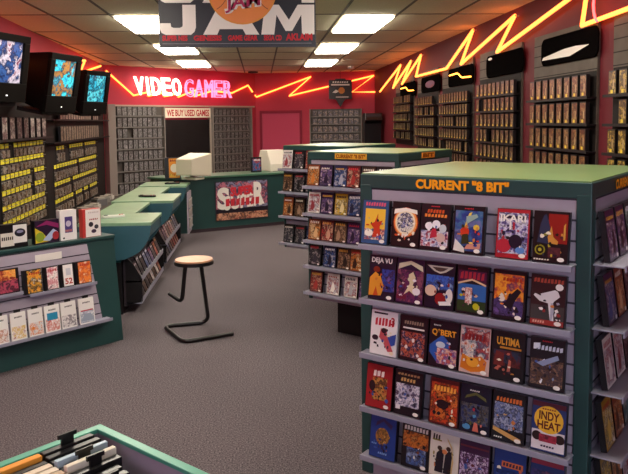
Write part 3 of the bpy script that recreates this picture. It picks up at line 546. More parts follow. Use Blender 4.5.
def pad(p, m, label, rz):
    b = MB(); b.prism([(-.07+.035*math.cos(a), .035*math.sin(a)) for a in [PI/2+i*PI/8 for i in range(9)]]+[(.07+.035*math.cos(a), .035*math.sin(a)) for a in [-PI/2+i*PI/8 for i in range(9)]], 0, .022, m)
    t = thing('game_controller', label, 'controller', p, rz, 'game controllers on the demo stations'); b.build('shell', t, bevel=.004)
    q = MB(); q.box((-.085, -.006, .022), (-.05, .006, .027), BLACK); q.box((-.073, -.018, .022), (-.062, .018, .027), BLACK); q.build('direction_pad', t)
    q = MB(); q.cyl((.055, -.01, .022), .008, .005, RED, 10); q.cyl((.08, .006, .022), .008, .005, RED, 10); q.build('buttons', t)
pad((-1.33, 6.5, .8035), mat('#cfd0c8', .4), 'pale grey game controller lying on the station nearest the slatwall display', .4)
pad((-1.30, 8.25, .8035), BLACK, 'black game controller lying on the middle demo station', -.3)
pad((-1.22, 9.95, .8035), BLACK, 'black game controller lying on the station beside the counter', .2)
# rack of magazines and boxes under each overhang, facing the aisle
RF = frame((-.99, 0), (-.99, 1))   # faces +x: u along +y, local -y = +x
def rack(y0, y1, z_list, xbase, label, itemlabel, seed):
    t0 = thing('magazine_rack', label, 'rack', (xbase, y0, 0), PI/2, 'magazine racks below the demo stations')
    L = y1-y0; r = random.Random(seed)
    b = MB(); 
    for z in z_list:
        s = MB(); s.box((0, -.13, z), (L, .0, z+.012), LIP); s.box((0, -.136, z), (L, -.13, z+.045), LIP); s.build('shelf', t0)
    MB().box((0, 0, .06), (L, .018, .47), mat('#3a3238', .5)).build('back_panel', t0)
    for x in (0, L-.012): MB().prism([(0, .06), (0, .5), (-.06, .44), (-.14, .3), (-.14, .1)], x, x+.012, DARK, 'x').build('side_panel', t0)
    for a, z in enumerate(z_list):
        n = int(L/.15)
        for i in range(n):
            nm, d = rand_design(r, r.choice([4, 7, 4, 3, 1, 5, 0, 4])); w = .125; h = r.uniform(.15, .19) if a == 0 else r.uniform(.13, .155)
            p = (xbase+.118, y0+.09+i*(L-.03)/n, z+.018)
            bb = MB(); make_cover(bb, w, h, .012, d); o = bb.build('magazine', None, p)
            o.rotation_euler = (Matrix.Rotation(PI/2, 3, 'Z') @ Matrix.Rotation(-R(22), 3, 'X')).to_euler()
            tag(o, '%s covered magazine, %s along the %s tier of %s' % (nm, ORD[i], 'lower' if a == 1 else 'upper', itemlabel), 'magazine', 'magazines in the racks below the demo stations')
rack(6.22, 7.62, [.27, .08], -1.185, 'two tier magazine rack below the station nearest the slatwall display', 'the near rack', 11)
rack(7.95, 9.40, [.29, .09], -1.20, 'two tier magazine rack below the middle demo station', 'the middle rack', 12)
# pale panel of cards at the last station
t0 = thing('card_rack', 'pale grey upright card rack below the station by the counter', 'rack', (-.985, 9.72, 0), PI/2)
b = MB(); b.box((0, 0, .14), (.42, .02, .70), SLAT); b.build('back_panel', t0)
for z in (.2, .34, .48):
    MB().box((0, -.02, z), (.42, 0, z+.012), LIP).build('ledge', t0)
k = 0
for z in (.212, .352, .492):
    for i in range(3):
        b = MB(); make_cover(b, .11, .11, .006, [[c_('#d8d4cc'), c_('#c8c0b8')], ('r', .1, .1, .9, .8, A(['#b8b0a8', '#8a8088', '#d8d0c8'], 60, k))])
        tag(b.build('card_pack', None, (-.985+.013, 9.79+i*.135, z+.001), PI/2), 'pale card pack, %s along the %s ledge up of the card rack' % (ORD[i], ORD[int((z-.2)/.13)]), 'card pack', 'card packs on the card rack'); k += 1

# ------------------------------------------------------------------ sales counter
CF = frame((-1.081, 10.654), (.316, 11.368)); cth = CF[1]
ct = thing('sales_counter', 'long dark green angled sales counter with a green top', 'counter', (CF[0].x, CF[0].y, 0), cth)
MB().prism([(0, 0), (2.05, 0), (2.05, .6), (-.2, .6), (-.42, .45), (-.35, .22), (-.2, .08)], .0, .81, GREEN).build('counter_body', ct, bevel=.004)
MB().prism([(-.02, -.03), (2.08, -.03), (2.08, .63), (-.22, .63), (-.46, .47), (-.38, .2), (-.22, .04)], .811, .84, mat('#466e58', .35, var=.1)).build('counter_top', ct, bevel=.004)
MB().box((.02, -.004, 0), (2.05, .0, .05), mat('#3a2e34', .7)).build('kick_strip', ct)
# poster
pu0, pz1 = uz(CF, 215, 181, .01); pu1, _z = uz(CF, 267.5, 177, .01); pz0 = uz(CF, 216, 222, .01)[1]
w = pu1-pu0; h = .60; pz0 = .145
b = MB(); b.box((0, -.012, 0), (w, -.006, h), c_('#2a2230'))
y = -.0125; b.rect(.01, .01, w-.01, h-.01, y, A(['#3a3458', '#c8788a', '#2a2438', '#9090b0', '#402838'], 16, 3)); y -= .0005
b.rect(.01, .01, w-.01, h*.2, y, A(['#c88860', '#382028', '#d8a080', '#803830'], 18, 5)); b.rect(.01, h*.19, w-.01, h*.30, y-.0002, c_('#1a1622')); y -= .0008
b.text('S', w*.03, h*.28, w*.26, h*.85, y, WHITE, bold=.05); b.text('R', w*.72, h*.36, w*.93, h*.95, y, WHITE, bold=.05); b.text('SUPER', w*.16, h*.25, w*.88, h*.62, y-.0003, WHITE, slope=.08, bold=.04); y -= .0008
b.text('SUPER', w*.28, h*.6, w*.72, h*.84, y-.001, mat('#c8303c', .4), slope=.06, bold=.05); glyphs(b, w*.18, h*.36, w*.84, h*.56, y-.001, mat('#c8303c', .4), 7, 4)
tag(b.build('poster', None, loc(CF, pu0, 0, pz0), cth), 'game poster with red and white SUPER lettering on the counter front', 'poster')

def crt_monitor(p, rz, label, s=1.):
    t = thing('computer_monitor', label, 'monitor', p, rz)
    body = mat('#cfc8b4', .5)
    MB().box((-.13*s, -.1*s, 0), (.13*s, .1*s, .03*s), body).build('base', t, bevel=.008)
    b = MB(); b.hexa([(-.2*s, -.18*s, .04*s), (.2*s, -.18*s, .04*s), (.14*s, .2*s, .07*s), (-.14*s, .2*s, .07*s)], [(-.2*s, -.18*s, .37*s), (.2*s, -.18*s, .37*s), (.14*s, .2*s, .30*s), (-.14*s, .2*s, .30*s)], body)
    b.build('housing', t, bevel=.015)
    MB().box((-.03*s, -.03*s, .028*s), (.03*s, .03*s, .05*s), body).build('neck', t)
    MB().box((-.155*s, -.184*s, .09*s), (.155*s, -.1805*s, .33*s), mat('#20242a', .2)).build('screen', t)
p = at(193, 179.5, (0,0,1), (0,0,.84)); crt_monitor((p.x, p.y+.0, .8405), cth+PI*.66, 'cream computer monitor on the sales counter beside a small poster card')
b = MB(); make_cover(b, .22, .31, .03, [[c_('#20242c')], ('r', .25, .05, .95, .95, c_('#e0902c')), ('e', .6, .5, .25, .2, c_('#e8e0d0')), ('r', .3, .1, .9, .25, A(['#b03020', '#e8c040', '#304060'], 30, 8)), ('g', .3, .8, .9, .9, c_('#8a1c18'), 5)])
p = at(173, 179, (0,0,1), (0,0,.84)); tag(b.build('display_card', None, (p.x, p.y, .8405), .25), 'small orange standing poster card on the counter beside the monitor', 'display card')
# register at the other end
p = at(270, 171, (0,0,1), (0,0,.84)); p = Vector((p.x, p.y, 0))
t = thing('cash_register', 'cream cash register with sloped top at the far end of the counter', 'cash register', (p.x+.06, p.y+.1, .8405), cth+PI)
MB().prism([(-.2, 0), (.22, 0), (.22, .12), (.1, .34), (-.14, .34), (-.2, .22)], -.17, .17, mat('#ddd6c8', .5), 'x').build('housing', t, bevel=.01)
MB().box((-.13, -.204, .05), (.13, -.2, .17), mat('#a8a294', .5)).build('drawer', t)
MB().box((-.12, .13, .0), (.12, .215, .09), mat('#55504a', .5)).build('keypad', t)
p = at(258, 172, (0,0,1), (0,0,.84))
b = MB(); make_cover(b, .17, .24, .04, [[c_('#14141c')], ('r', .08, .1, .92, .9, A(['#182038', '#a83830', '#3a68a0', '#101018'], 30, 9)), ('g', .2, .75, .9, .86, WHITE, 5)])
tag(b.build('game_box', None, (p.x-.02, p.y-.02, .8405), cth), 'dark game box standing against the cash register', 'game box')

# ------------------------------------------------------------------ stool
t = thing('stool', 'round wooden seat stool on bent black tubular legs', 'stool', (-.52, 5.45, 0))
sx, sy = -.52, 5.45
WOOD = mat('#c2906c', .4, var=.15, vscale=12.)
MB().cyl((0, 0, .598), .142, .012, WOOD, 36).build('seat', t)
MB().cyl((0, 0, .572), .15, .026, BLACK, 36).build('seat_rim', t)
L = lambda x, y, z: (x-sx, y-sy, z)
TB = mat('#120f10', .3)
MB().tube([L(-.47, 5.46, .575), L(-.445, 5.80, .017), L(-.80, 5.72, .017), L(-.60, 5.28, .017), L(-.235, 5.46, .017)], .0165, TB, 12, fillet=.09).build('sled_leg', t)
MB().tube([L(-.585, 5.46, .575), L(-.625, 5.50, .265), L(-.73, 5.58, .315)], .0165, TB, 12, fillet=.05).build('footrest_leg', t)

# ------------------------------------------------------------------ bin in the foreground
BC = Vector((-.467, 2.007, 0)); bt = R(-44)   # local x along the right rim, local -y towards the frame corner
bn = thing('bargain_bin', 'teal rimmed open bargain bin with lavender lining, filled with games', 'bin', (BC.x, BC.y, 0), bt)
Lx, Ly, z1, z0 = .95, -.78, .80, .42
bw = MB()
def bar(a, b, zz0, zz1, m): return MB().box(a+(zz0,), b+(zz1,), m)
for a, b_ in (((0, -.022), (Lx, 0)), ((0, Ly), (Lx, Ly+.022)), ((0, Ly+.0225), (.022, -.0225)), ((Lx-.022, Ly+.0225), (Lx, -.0225))):
    q = MB(); q.box((a[0], a[1], .1), (b_[0], b_[1], z1-.012), SLAT); q.build('side_panel', bn)
    q = MB(); q.box((a[0]-.002, a[1]-.002, z1-.012), (b_[0]+.002, b_[1]+.002, z1), mat('#4fa088', .35)); q.build('rim', bn, bevel=.002)
MB().box((.0225, Ly+.0225, z0-.02), (Lx-.0225, -.0225, z0), SLAT).build('bin_floor', bn)
for x, y in ((.03, -.03), (Lx-.08, -.03), (.03, Ly+.08), (Lx-.08, Ly+.08)):
    MB().box((x, y-.05, 0), (x+.05, y, .1), DARK).build('foot', bn)
def bpos(x, y, z): return (BC.x+x*math.cos(bt)-y*math.sin(bt), BC.y+x*math.sin(bt)+y*math.cos(bt), z)
def bin_item(x, ya, yb, ztop, t_, m, label, tab=False, hgt=.2, lean=0., edge=None):
    """upright pack, x = position along the rim, ya..yb extent away from it"""
    w = abs(yb-ya)
    o = thing('game_case', label, 'game case', bpos(x, ya, z0+.002), bt, 'games filed in the bargain bin')
    h = ztop-z0-.002
    MB().box((0, -w, 0), (t_, 0, h), m).build('case', o, bevel=.002)
    if edge: MB().box((-.0015, -w+.006, h-.045), (t_+.0015, -.006, h+.001), edge).build('top_label', o)
    if tab: MB().box((t_*.3, -w*.62, h-.005), (t_*.55, -w*.38, h+.02), BLACK).box((t_*.3, -w*.68, h+.018), (t_*.55, -w*.32, h+.03), BLACK).build('hang_tab', o)
BLU = mat('#a8bccc', .4); CR = mat('#d8cfbe', .5); BK = mat('#141418', .3)
near = [(.028, .05, .80, .022, BK, 'black game case filed against the bin end wall', True, None), (.052, .045, .795, .022, BK, 'black game case second from the bin end wall', False, None), (.076, .05, .79, .018, BK, 'black game case just ahead of the pale blue edged one', False, None),
        (.098, .05, .80, .014, BLU, 'pale blue edged game case in the bin', False, None), (.118, .06, .785, .018, BK, 'black game case between the blue and the white ones', True, None),
        (.142, .055, .80, .016, CR, 'cream white game case in the bin with a curled edge', False, None), (.164, .06, .785, .026, BK, 'black game case with white dot behind the cream one', True, None), (.196, .08, .775, .024, BK, 'black glossy game case mid bin', False, None),
        (.226, .08, .77, .024, BK, 'black ridged game case in the bin past the glossy one', False, None), (.256, .09, .77, .024, BK, 'black game case two past the glossy one in the bin', True, None), (.286, .08, .765, .024, BK, 'black game case near the frame bottom in the bin', False, None), (.316, .09, .765, .024, BK, 'black game case last before the frame bottom in the bin', False, None)]
for x, y0_, zt, th_, m, lab, tab, ed in near:
    bin_item(x, -y0_, -.2, zt, th_, m, lab, tab, edge=ed)
far = [(.03, 'orange', mat('#d89038', .5)), (.058, 'black', BK), (.082, 'ivory', mat('#cfc0ae', .5)), (.11, 'light cream', mat('#d4c8b8', .5)), (.138, 'beige', mat('#c0a890', .5)), (.166, 'white', mat('#dcd6cc', .5)), (.194, 'pinkish red', mat('#c86070', .5)), (.222, 'pale lilac', mat('#b8a8b8', .5)), (.25, 'dark grey', mat('#38343a', .5)), (.28, 'cream and tan', mat('#c8b48c', .5))]
for x, nm, m in far:
    bin_item(x, -.205, -.42, .80-.0 if nm == 'orange' else .79, .022, m, '%s game case in the far file of the bargain bin' % nm)

# ------------------------------------------------------------------ hanging banner
by = 5.0
def bp(px, py): return at(px, py, (0, 1, 0), (0, by, 0))
a = bp(159.5, 48); b2 = bp(316, 46.5)
x0, x1, zb = a.x, b2.x, (a.z+b2.z)/2; W = x1-x0; Hh = HC-.03-zb
t = thing('hanging_banner', 'black hanging banner with huge white JAM letters and an orange ball', 'banner', (x0, by, zb), 0)
b = MB(); b.box((0, 0, 0), (W, .012, Hh), c_('#16151c')); b.build('banner_board', t)
pxs = W/156.5
b = MB(); y = -.0006
zz = lambda py: (48.-py)*pxs
LET = [[(183,6),(196,6),(196,28),(194.5,32.5),(191,35.5),(166,35.5),(162,33.5),(160.5,30),(160.5,24),(171,24),(171.5,27.5),(174,28.6),(180,28.6),(182.5,27.5),(183,26)],
       [(203,35.5),(219,6),(241,6),(259,35.5),(245.5,35.5),(242.5,30),(219.5,30),(217,35.5)],
       [(261,35.5),(265,6),(279,6),(289,21),(298,6),(314.6,6),(314.6,35.5),(302,35.5),(301.5,16),(292,32),(285.5,32),(276.5,16),(274,35.5)]]
for up in (0, 31.5):
    for L_ in LET: b.poly([((p_[0]-159.5)*pxs, min(zz(p_[1]-up), Hh-.003)) for p_ in reversed(L_)], y, WHITE)
b.build('lettering', t)
b = MB(); y = -.0014; n = 32
cx, cz, rr_ = 83*pxs, zz(-9), 33*pxs
b.ell(cx, cz, 34.5*pxs, 34.5*pxs, y+.0002, c_('#e0902c'), 40)
b.ell(cx, cz, rr_, rr_, y, c_('#e88a3c'), 40)
def arc(c0, c1, r, a0, a1, wd, m, yy, nn=14):
    pts = [(c0+r*math.cos(R(a0+(a1-a0)*i/nn)), c1+r*math.sin(R(a0+(a1-a0)*i/nn))) for i in range(nn+1)]
    for i in range(nn):
        (xa, za), (xb, zb_) = pts[i], pts[i+1]; dx, dz = xb-xa, zb_-za; l = math.hypot(dx, dz); nx, nz = -dz/l*wd, dx/l*wd
        b.poly([(xa-nx, za-nz), (xb-nx, zb_-nz), (xb+nx, zb_+nz), (xa+nx, za+nz)], yy, m)
arc(cx-36*pxs, cz, 22*pxs, -62, 40, .002, c_('#7a3418'), y-.0003); arc(cx+36*pxs, cz, 22*pxs, 130, 242, .002, c_('#7a3418'), y-.0003)
b.build('basketball_emblem', t)
b = MB(); b.text('JAM', cx-18*pxs, zz(15.5), cx+19*pxs, zz(-2.5), -.003, WHITE, slope=.12, bold=.13); b.text('JAM', cx-17*pxs, zz(14.5), cx+18*pxs, zz(-1.5), -.004, mat('#a83058', .5), slope=.12, bold=.02)
b.text('NBA', cx-14*pxs, zz(-6), cx+16*pxs, zz(-20), -.004, WHITE, slope=.12, bold=.04); b.build('emblem_lettering', t)
b = MB(); RL = mat('#c02830', .5)
for s_, xa, xb in (('SUPER NES', 3, 28), ('GENESIS', 34, 62), ('GAME GEAR', 68, 98), ('SEGA CD', 104, 122), ('AKLAIM', 126, 153)):
    b.text(s_, xa*pxs, zz(41.5 if s_ != 'AKLAIM' else 41.5), xb*pxs, zz(36 if s_ != 'AKLAIM' else 34.5), -.001, RL, bold=.05)
b.rect(3*pxs, zz(44.6), 152*pxs, zz(43.9), -.001, c_('#6a6468')); b.build('sponsor_line', t)
for x in (.08, W-.08): MB().tube([(x, .006, Hh-.002), (x, .006, HC-zb-.001)], .003, mat('#8a8a88', .4), 6).build('suspension_wire', t)

# ------------------------------------------------------------------ televisions on the left
TVBLACK = mat('#0d0b0a', .5, key='tvb'); TVBLACK.node_tree.nodes['Principled BSDF'].inputs['Specular IOR Level'].default_value = .08
def tv(px, py, X, pal, label, s=1., rz=R(60), lean=R(-10)):
    p = at(px, py, (1, 0, 0), (X, 0, 0))
    t = thing('television', label, 'television', (p.x, p.y, p.z), 0, 'televisions hung above the demo stations')
    t.rotation_euler = (Matrix.Rotation(rz, 3, 'Z') @ Matrix.Rotation(-lean, 3, 'X')).to_euler()
    w, h = .25*s, .255*s
    body = TVBLACK
    b = MB(); b.hexa([(-w, 0, -h*1.15), (w, 0, -h*1.15), (w*.7, .38*s, -h*.7), (-w*.7, .38*s, -h*.7)], [(-w, 0, h), (w, 0, h), (w*.7, .38*s, h*.75), (-w*.7, .38*s, h*.75)], body); b.build('housing', t, bevel=.012)
    f = MB()
    sw, sh = .175*s, .165*s; f.M = Matrix.Translation((0, 0, .03*s))
    f.box((-w*.98, -.025, sh), (w*.98, 0, h*.99-.03*s), body); f.box((-w*.98, -.025, -h*1.13-.03*s), (w*.98, 0, -sh), body); f.box((-w*.98, -.025, -sh), (-sw, 0, sh), body); f.box((sw, -.025, -sh), (w*.98, 0, sh), body); f.build('bezel', t, bevel=.004)
    q = MB(); n = 8; vs = []; fs = []
    for j in range(n+1):
        for i in range(n+1):
            u = i/n*2-1; v = j/n*2-1; vs.append((u*sw, -.004-.014*(1-u*u)*(1-v*v), v*sh+.03*s))
    for j in range(n):
        for i in range(n): k = j*(n+1)+i; fs.append((k, k+1, k+n+2, k+n+1))
    q.add(vs, fs, A(pal, 9, px, em=.5, rough=.15), True); q.build('screen', t)
    MB().box((-.01, -.028, -h*.94), (.008, -.0245, -h*.90), mat('#e0e0e0', .3, em=1.)).build('power_light', t)
    MB().box((-w*.8, .03, -h*1.15-.03), (w*.8, .3*s, -h*1.12), DARK).tube([(0, .2*s, -h*1.12), (0, .36*s, -h*1.0), (0, .40*s, h*.2)], .02, DARK, 8).build('mounting_bracket', t)
    return t
tv(95.5, 91, -2.06, ['#104a88', '#38b8d8', '#102848', '#5ad0e0', '#183058', '#2a90c0'], 'black wall television with a cyan picture, furthest along the demo wall', 1.0, R(66), R(-10))
tv(62.5, 81.5, -2.0, ['#1a78a8', '#40c8e0', '#203048', '#a87838', '#28506a', '#58b8d0'], 'black wall television with a cyan and brown picture, middle of three', 1.1, R(72), R(-11))
tv(6.5, 65.5, -1.9, ['#101c40', '#30508a', '#182040', '#b8b0c0', '#6a3444', '#182a58'], 'black wall television with a dark blue and red picture, nearest the viewer', .95, R(72), R(-9))

# ------------------------------------------------------------------ left wall merchandise
a, tl = FL
def lw(u, out, z): return loc(FL, u, -out, z)
def hang_pack_mesh(w, h, header, pal, body='#1c1a1c'):
    b = MB(); b.box((-w/2, -.004, -h), (w/2, 0, 0), mat(body, .4)); b.box((-w*.42, -.008, -.042), (w*.42, .001, .004), header)
    b.box((-w*.38, -.022, -h*.92), (w*.38, -.004, -h*.42), A(pal, 30, 1, vary=True)); b.tube([(0, -.05, -.012), (0, .02, -.012)], .003, mat('#b0b0b0', .3, metal=.8), 6)
    return b
HDR = mat('#f0e242', .5)
BLKSIGN = mat('#0c0a0a', .7); BLKSIGN.node_tree.nodes['Principled BSDF'].inputs['Specular IOR Level'].default_value = .0
def rack_panel(fr, u0, u1, z0, z1, label, name='wall_rack', col='#2a2424', ledges=(), group='wall racks', depth=.10, hooks=False, dark=None, lcol='#171314'):
    a, t = fr; p = loc(fr, u0, -.001, 0)
    o = thing(name, label, 'wall rack', p, t, group)
    m = mat(col, .6, var=.15)
    pb = MB().box((0, -.02, z0), (u1-u0, 0, z1), m)
    if dark: pb.box((.006, -.0215, z0), (u1-u0-.006, -.0199, dark), mat('#15100f', .7))
    pb.build('panel', o)
    for z in ledges: MB().box((0, -.02-depth, z-.012), (u1-u0, -.0205, z), mat(lcol, .5)).box((0, -.02-depth-.004, z-.014), (u1-u0, -.02-depth, z+.006), mat(lcol, .5)).build('shelf', o)
    return o
# far bay
rack_panel(FL, 8.75, 12.98, .15, 1.98, 'dark wall rack with hanging yellow headed packs, beside the pale pillar', group='wall racks beside the demo stations', ledges=[1.42, 1.70], col='#1a1615')
rack_panel(FL, 4.2, 8.74, .15, 1.98, 'dark wall rack with hanging yellow headed packs below the nearest television', group='wall racks beside the demo stations', ledges=[1.5], col='#161212')
PROTO = {}
def pack_proto(h): return hang_pack_mesh(.13, h, HDR, ['#141214', '#3a3438', '#b8aca0', '#0e0c10', '#8a6a50', '#181418', '#c8c0b8']).build('hanging_pack', None, (0,0,-5))
PROTO[.21] = [pack_proto(.21), True]; PROTO[.145] = [pack_proto(.145), True]
def put(p, rz, label, group, cat='hanging pack', h=.21):
    rec = PROTO[h]; o = rec[0] if rec[1] else rec[0].copy()
    if not rec[1]: C.objects.link(o)
    rec[1] = False
    o.location = p; o.rotation_euler = (0, 0, rz); tag(o, label, cat, group)
rr = random.Random(5)
farrows = [1.36, 1.13, .91, .69]
for a_, z in enumerate(farrows):
    n = 19
    for i in range(n):
        u = 11.98-i*.157
        if u < 8.85: break
        if a_ == 0 and 12 < i < 15: continue
        if rr.random() < .04: continue
        put(lw(u, .025, z), tl, 'small yellow headed hanging pack, %s from the pillar in the %s row down' % (ORD[i], ORD[a_]), 'hanging packs beside the pale pillar')
for a_, z in enumerate([1.46, 1.31, 1.158, 1.007, .86, .71]):
    for i in range(11):
        u = 8.52-i*.15
        if rr.random() < .05: continue
        put(lw(u, .025, z-(.0)), tl, 'small yellow headed hanging pack, %s toward the viewer in %s row below the near television' % (ORD[i], ORD[a_]), 'hanging packs below the nearest television', h=.145)
# boxed games on the upper ledges
boxm = {}
def small_box(key, w, h, t_, pal, frame_col='#1a1618', sc=25, name='boxed_game', spot=None):
    if key not in boxm:
        b = MB(); b.box((-w/2, 0, 0), (w/2, t_, h), mat(frame_col, .4)); b.rect(-w*.44, h*.05, w*.44, h*.95, -.0005, A(pal, sc, len(boxm), vary=True))
        if spot: b.rect(-w*.2, h*.06, w*.12, h*.2, -.001, mat(spot, .4)); b.rect(w*.1, h*.25, w*.25, h*.6, -.001, mat('#b8a078', .4))
        o = b.build(name, None, (0, 0, 0)); boxm[key] = [o, False]
    rec = boxm[key]
    if rec[1]:
        o = rec[0].copy(); C.objects.link(o)
    else: o = rec[0]; rec[1] = True
    return o
for a_, z in enumerate([1.42, 1.70]):
    for i in range(17):
        u = 12.0-i*.165
        if u < 9.0 or rr.random() < .08: continue
        o = small_box('lw', .14, .2, .03, ['#5a4038', '#b8a088', '#30242a', '#8a7060', '#c8beb0'], name='software_box')
        o.location = lw(u, .085, z+.001); o.rotation_euler = (0, 0, tl)
        tag(o, 'brownish boxed game, %s from the pillar on the %s ledge of the pillar rack' % (ORD[i], ['lower', 'upper'][a_]), 'boxed game', 'boxed games on the pillar rack')
for i in range(8):
    o = small_box('lw2', .17, .22, .03, ['#3a2c34', '#d8d0c8', '#201a20', '#6a4a50', '#a89890'], name='software_box')
    o.location = lw(8.45-i*.25, .085, 1.501); o.rotation_euler = (0, 0, tl)
    tag(o, 'boxed game, %s toward the viewer on the ledge just below the nearest television' % ORD[i], 'boxed game', 'boxed games below the nearest television')
# low ledge under the rack with pale bagged goods
o = thing('storage_ledge', 'low dark ledge below the yellow headed packs, against the wall', 'ledge', lw(8.9, .03, 0), tl)
MB().box((0, -.42, 0), (3.1, 0, .42), mat('#241e20', .6)).build('cabinet', o); MB().box((-.01, -.44, .42), (3.11, 0, .44), mat('#4a4644', .5)).build('ledge_top', o)
for i in range(6):
    b = MB(); b.box((-.1, -.08, 0), (.1, .08, .05+.02*(i % 3)), mat(['#b8b4ac', '#8a8680', '#6a6668'][i % 3], .5)); b.box((-.08, -.06, .05+.02*(i % 3)), (.07, .05, .075+.02*(i % 3)), mat('#9c9890', .5))
    tag(b.build('accessory_box', None, lw(11.6-i*.42, .28, .4405), tl+.3*(i % 3)), 'grey accessory box, %s from the pillar on the low ledge' % ORD[i], 'accessory box', 'accessory boxes on the low ledge')
# pillar where the left and angled walls meet
struct(MB().box((-.02, -.16, 0), (.13, 0, 1.99), mat('#8a7f78', .7)).build('trim_2', None, loc(FB, .0, -.001), FB[1]))
struct(MB().box((0, -.03, 1.955), (3.6, 0, 1.985), mat('#b0a090', .6)).build('trim_3', None, loc(FB, .14, -.001), FB[1]))

# ------------------------------------------------------------------ angled back wall: two racks and a dark doorway
def back_bay(fr, u0, u1, ztop, zs, label, where, w, h, pal, dens, key, fcol='#8d8780'):
    o = rack_panel(fr, u0, u1, zs[-1]-.05, ztop, label, 'wall_rack', '#5c5752', lcol='#7c7874', ledges=zs, group='grey racks of cases on the back walls', depth=.07)
    MB().box((-.02, -.11, zs[-1]-.05), (0, 0, ztop), mat(fcol, .6)).build('side_frame', o)
    MB().box((u1-u0, -.11, zs[-1]-.05), (u1-u0+.02, 0, ztop), mat(fcol, .6)).build('side_frame', o)
    n = int((u1-u0-.06)/(w*1.08)); r = random.Random(int(u0*100))
    for a_, z in enumerate(zs):
        for i in range(n):
            if r.random() < dens: continue
            s = small_box(key, w, h, .04, pal, '#34302e', 30, 'cartridge_case')
            s.location = loc(fr, u0+.04+(i+.5)*(u1-u0-.08)/n, -.085, z+.001); s.rotation_euler = (0, 0, fr[1])
            tag(s, 'greyish cartridge case, %s along the %s shelf down of %s' % (ORD[i], ORD[a_], where), 'cartridge case', 'cartridge cases of '+where)
uB = lambda px, py: uz(FB, px, py, 0)[0]
pal_b = ['#5a5856', '#8a8888', '#4a4846', '#787678', '#9a9896']
back_bay(FB, uB(112, 108), uB(160.5, 108), 1.95, [1.78-.205*i for i in range(9)], 'tall grey rack of cases between pillar and dark doorway', 'the rack by the pillar', .10, .172, pal_b, .03, 'bb')
back_bay(FB, uB(210, 108), uB(248, 108), 1.95, [1.78-.16*i for i in range(9)], 'tall grey rack of cases between the dark doorway and pink door', 'the rack by the doorway', .10, .132, ['#4a4846', '#807e7e', '#3a3634', '#6a6866', '#98928c'], .04, 'bc')
ud0, ud1 = uB(163, 130), uB(208, 130)
d = MB(); d.box((0, -.05, 0), (ud1-ud0, -.005, 1.70), mat('#1b1a1b', .35, var=.3, vscale=3.)); struct(d.build('door_1', None, loc(FB, ud0, 0), FB[1]))
struct(MB().box((-.03, -.07, 0), (0, 0, 1.93), mat('#a89c90', .6)).box((ud1-ud0, -.07, 0), (ud1-ud0+.03, 0, 1.93), mat('#a89c90', .6)).build('trim_4', None, loc(FB, ud0, -.001), FB[1]))
sw = ud1-ud0
b = MB(); b.box((0, -.015, 0), (sw, 0, .19), mat('#e8ddc8', .5, em=.0)); b.text('WE BUY USED GAMES', sw*.03, .03, sw*.97, .16, -.0155, mat('#b82430', .5), bold=.03)
tag(b.build('shop_sign', None, loc(FB, ud0, -.072, 1.74), FB[1]), 'cream sign lettered WE BUY USED GAMES in red above the dark doorway', 'sign')
# rear wall: pink door, third rack, pennant sign
uR = lambda px, py: uz(FR, px, py, 0)[0]
a0, a1 = uR(260, 120), uR(302, 120)
d = MB(); d.box((.05, -.012, 0), (a1-a0-.05, 0, 1.82), mat('#c04864', .6)); struct(d.build('door_2', None, loc(FR, a0, -.001), FR[1]))
d = MB(); m_ = mat('#8a2038', .5); d.box((0, -.035, 0), (.05, 0, 1.88), m_).box((a1-a0-.05, -.035, 0), (a1-a0, 0, 1.88), m_).box((.05, -.035, 1.82), (a1-a0-.05, 0, 1.88), m_); struct(d.build('trim_5', None, loc(FR, a0, -.001), FR[1]))
back_bay(FR, uR(311, 112), uR(361, 112), 1.90, [1.74-.17*i for i in range(6)], 'grey rack of cases on the pink wall behind the second stand', 'the rack on the pink wall', .10, .13, ['#4a4648', '#807a80', '#2a2428', '#a09080', '#5a5458'], .05, 'bd')
p = at(341, 79, (0, 1, 0), (0, 15.2, 0)); p2 = at(352, 104, (0, 1, 0), (0, 15.2, 0)); p3 = at(329, 104, (0, 1, 0), (0, 15.2, 0))
w = p2.x-p3.x; h = p.z-p2.z
t = thing('pennant_sign', 'black pennant shaped sign hanging in front of the back wall neon', 'sign', (p3.x, 15.2, p2.z-.02), 0)
pts = [(0, .13), (w*.3, .12), (w*.5, -.04), (w*.7, .12), (w, .13), (w, h), (w*.75, h), (w*.7, h+.03), (w*.3, h+.03), (w*.25, h), (0, h)]
MB().prism(list(reversed(pts)), 0, .03, BLACK, 'y').build('sign_board', t)
b = MB(); b.rect(w*.1, h*.78, w*.9, h*.84, -.001, WHITE); glyphs(b, w*.15, h*.88, w*.85, h*.95, -.001, WHITE, 7, 3); b.poly([(w*.15, h*.5), (w*.3, h*.62), (w*.45, h*.55), (w*.3, h*.48)], -.001, WHITE); b.ell(w*.55, h*.58, w*.14, h*.13, -.001, mat('#c88040', .5)); b.rect(w*.3, h*.3, w*.85, h*.34, -.001, mat('#c8b8b0', .5)); b.build('marking', t)
MB().tube([(w*.5, .015, h+.02), (w*.5, .015, HC-(p2.z-.02)-.001)], .004, DARK, 6).build('suspension_wire', t)
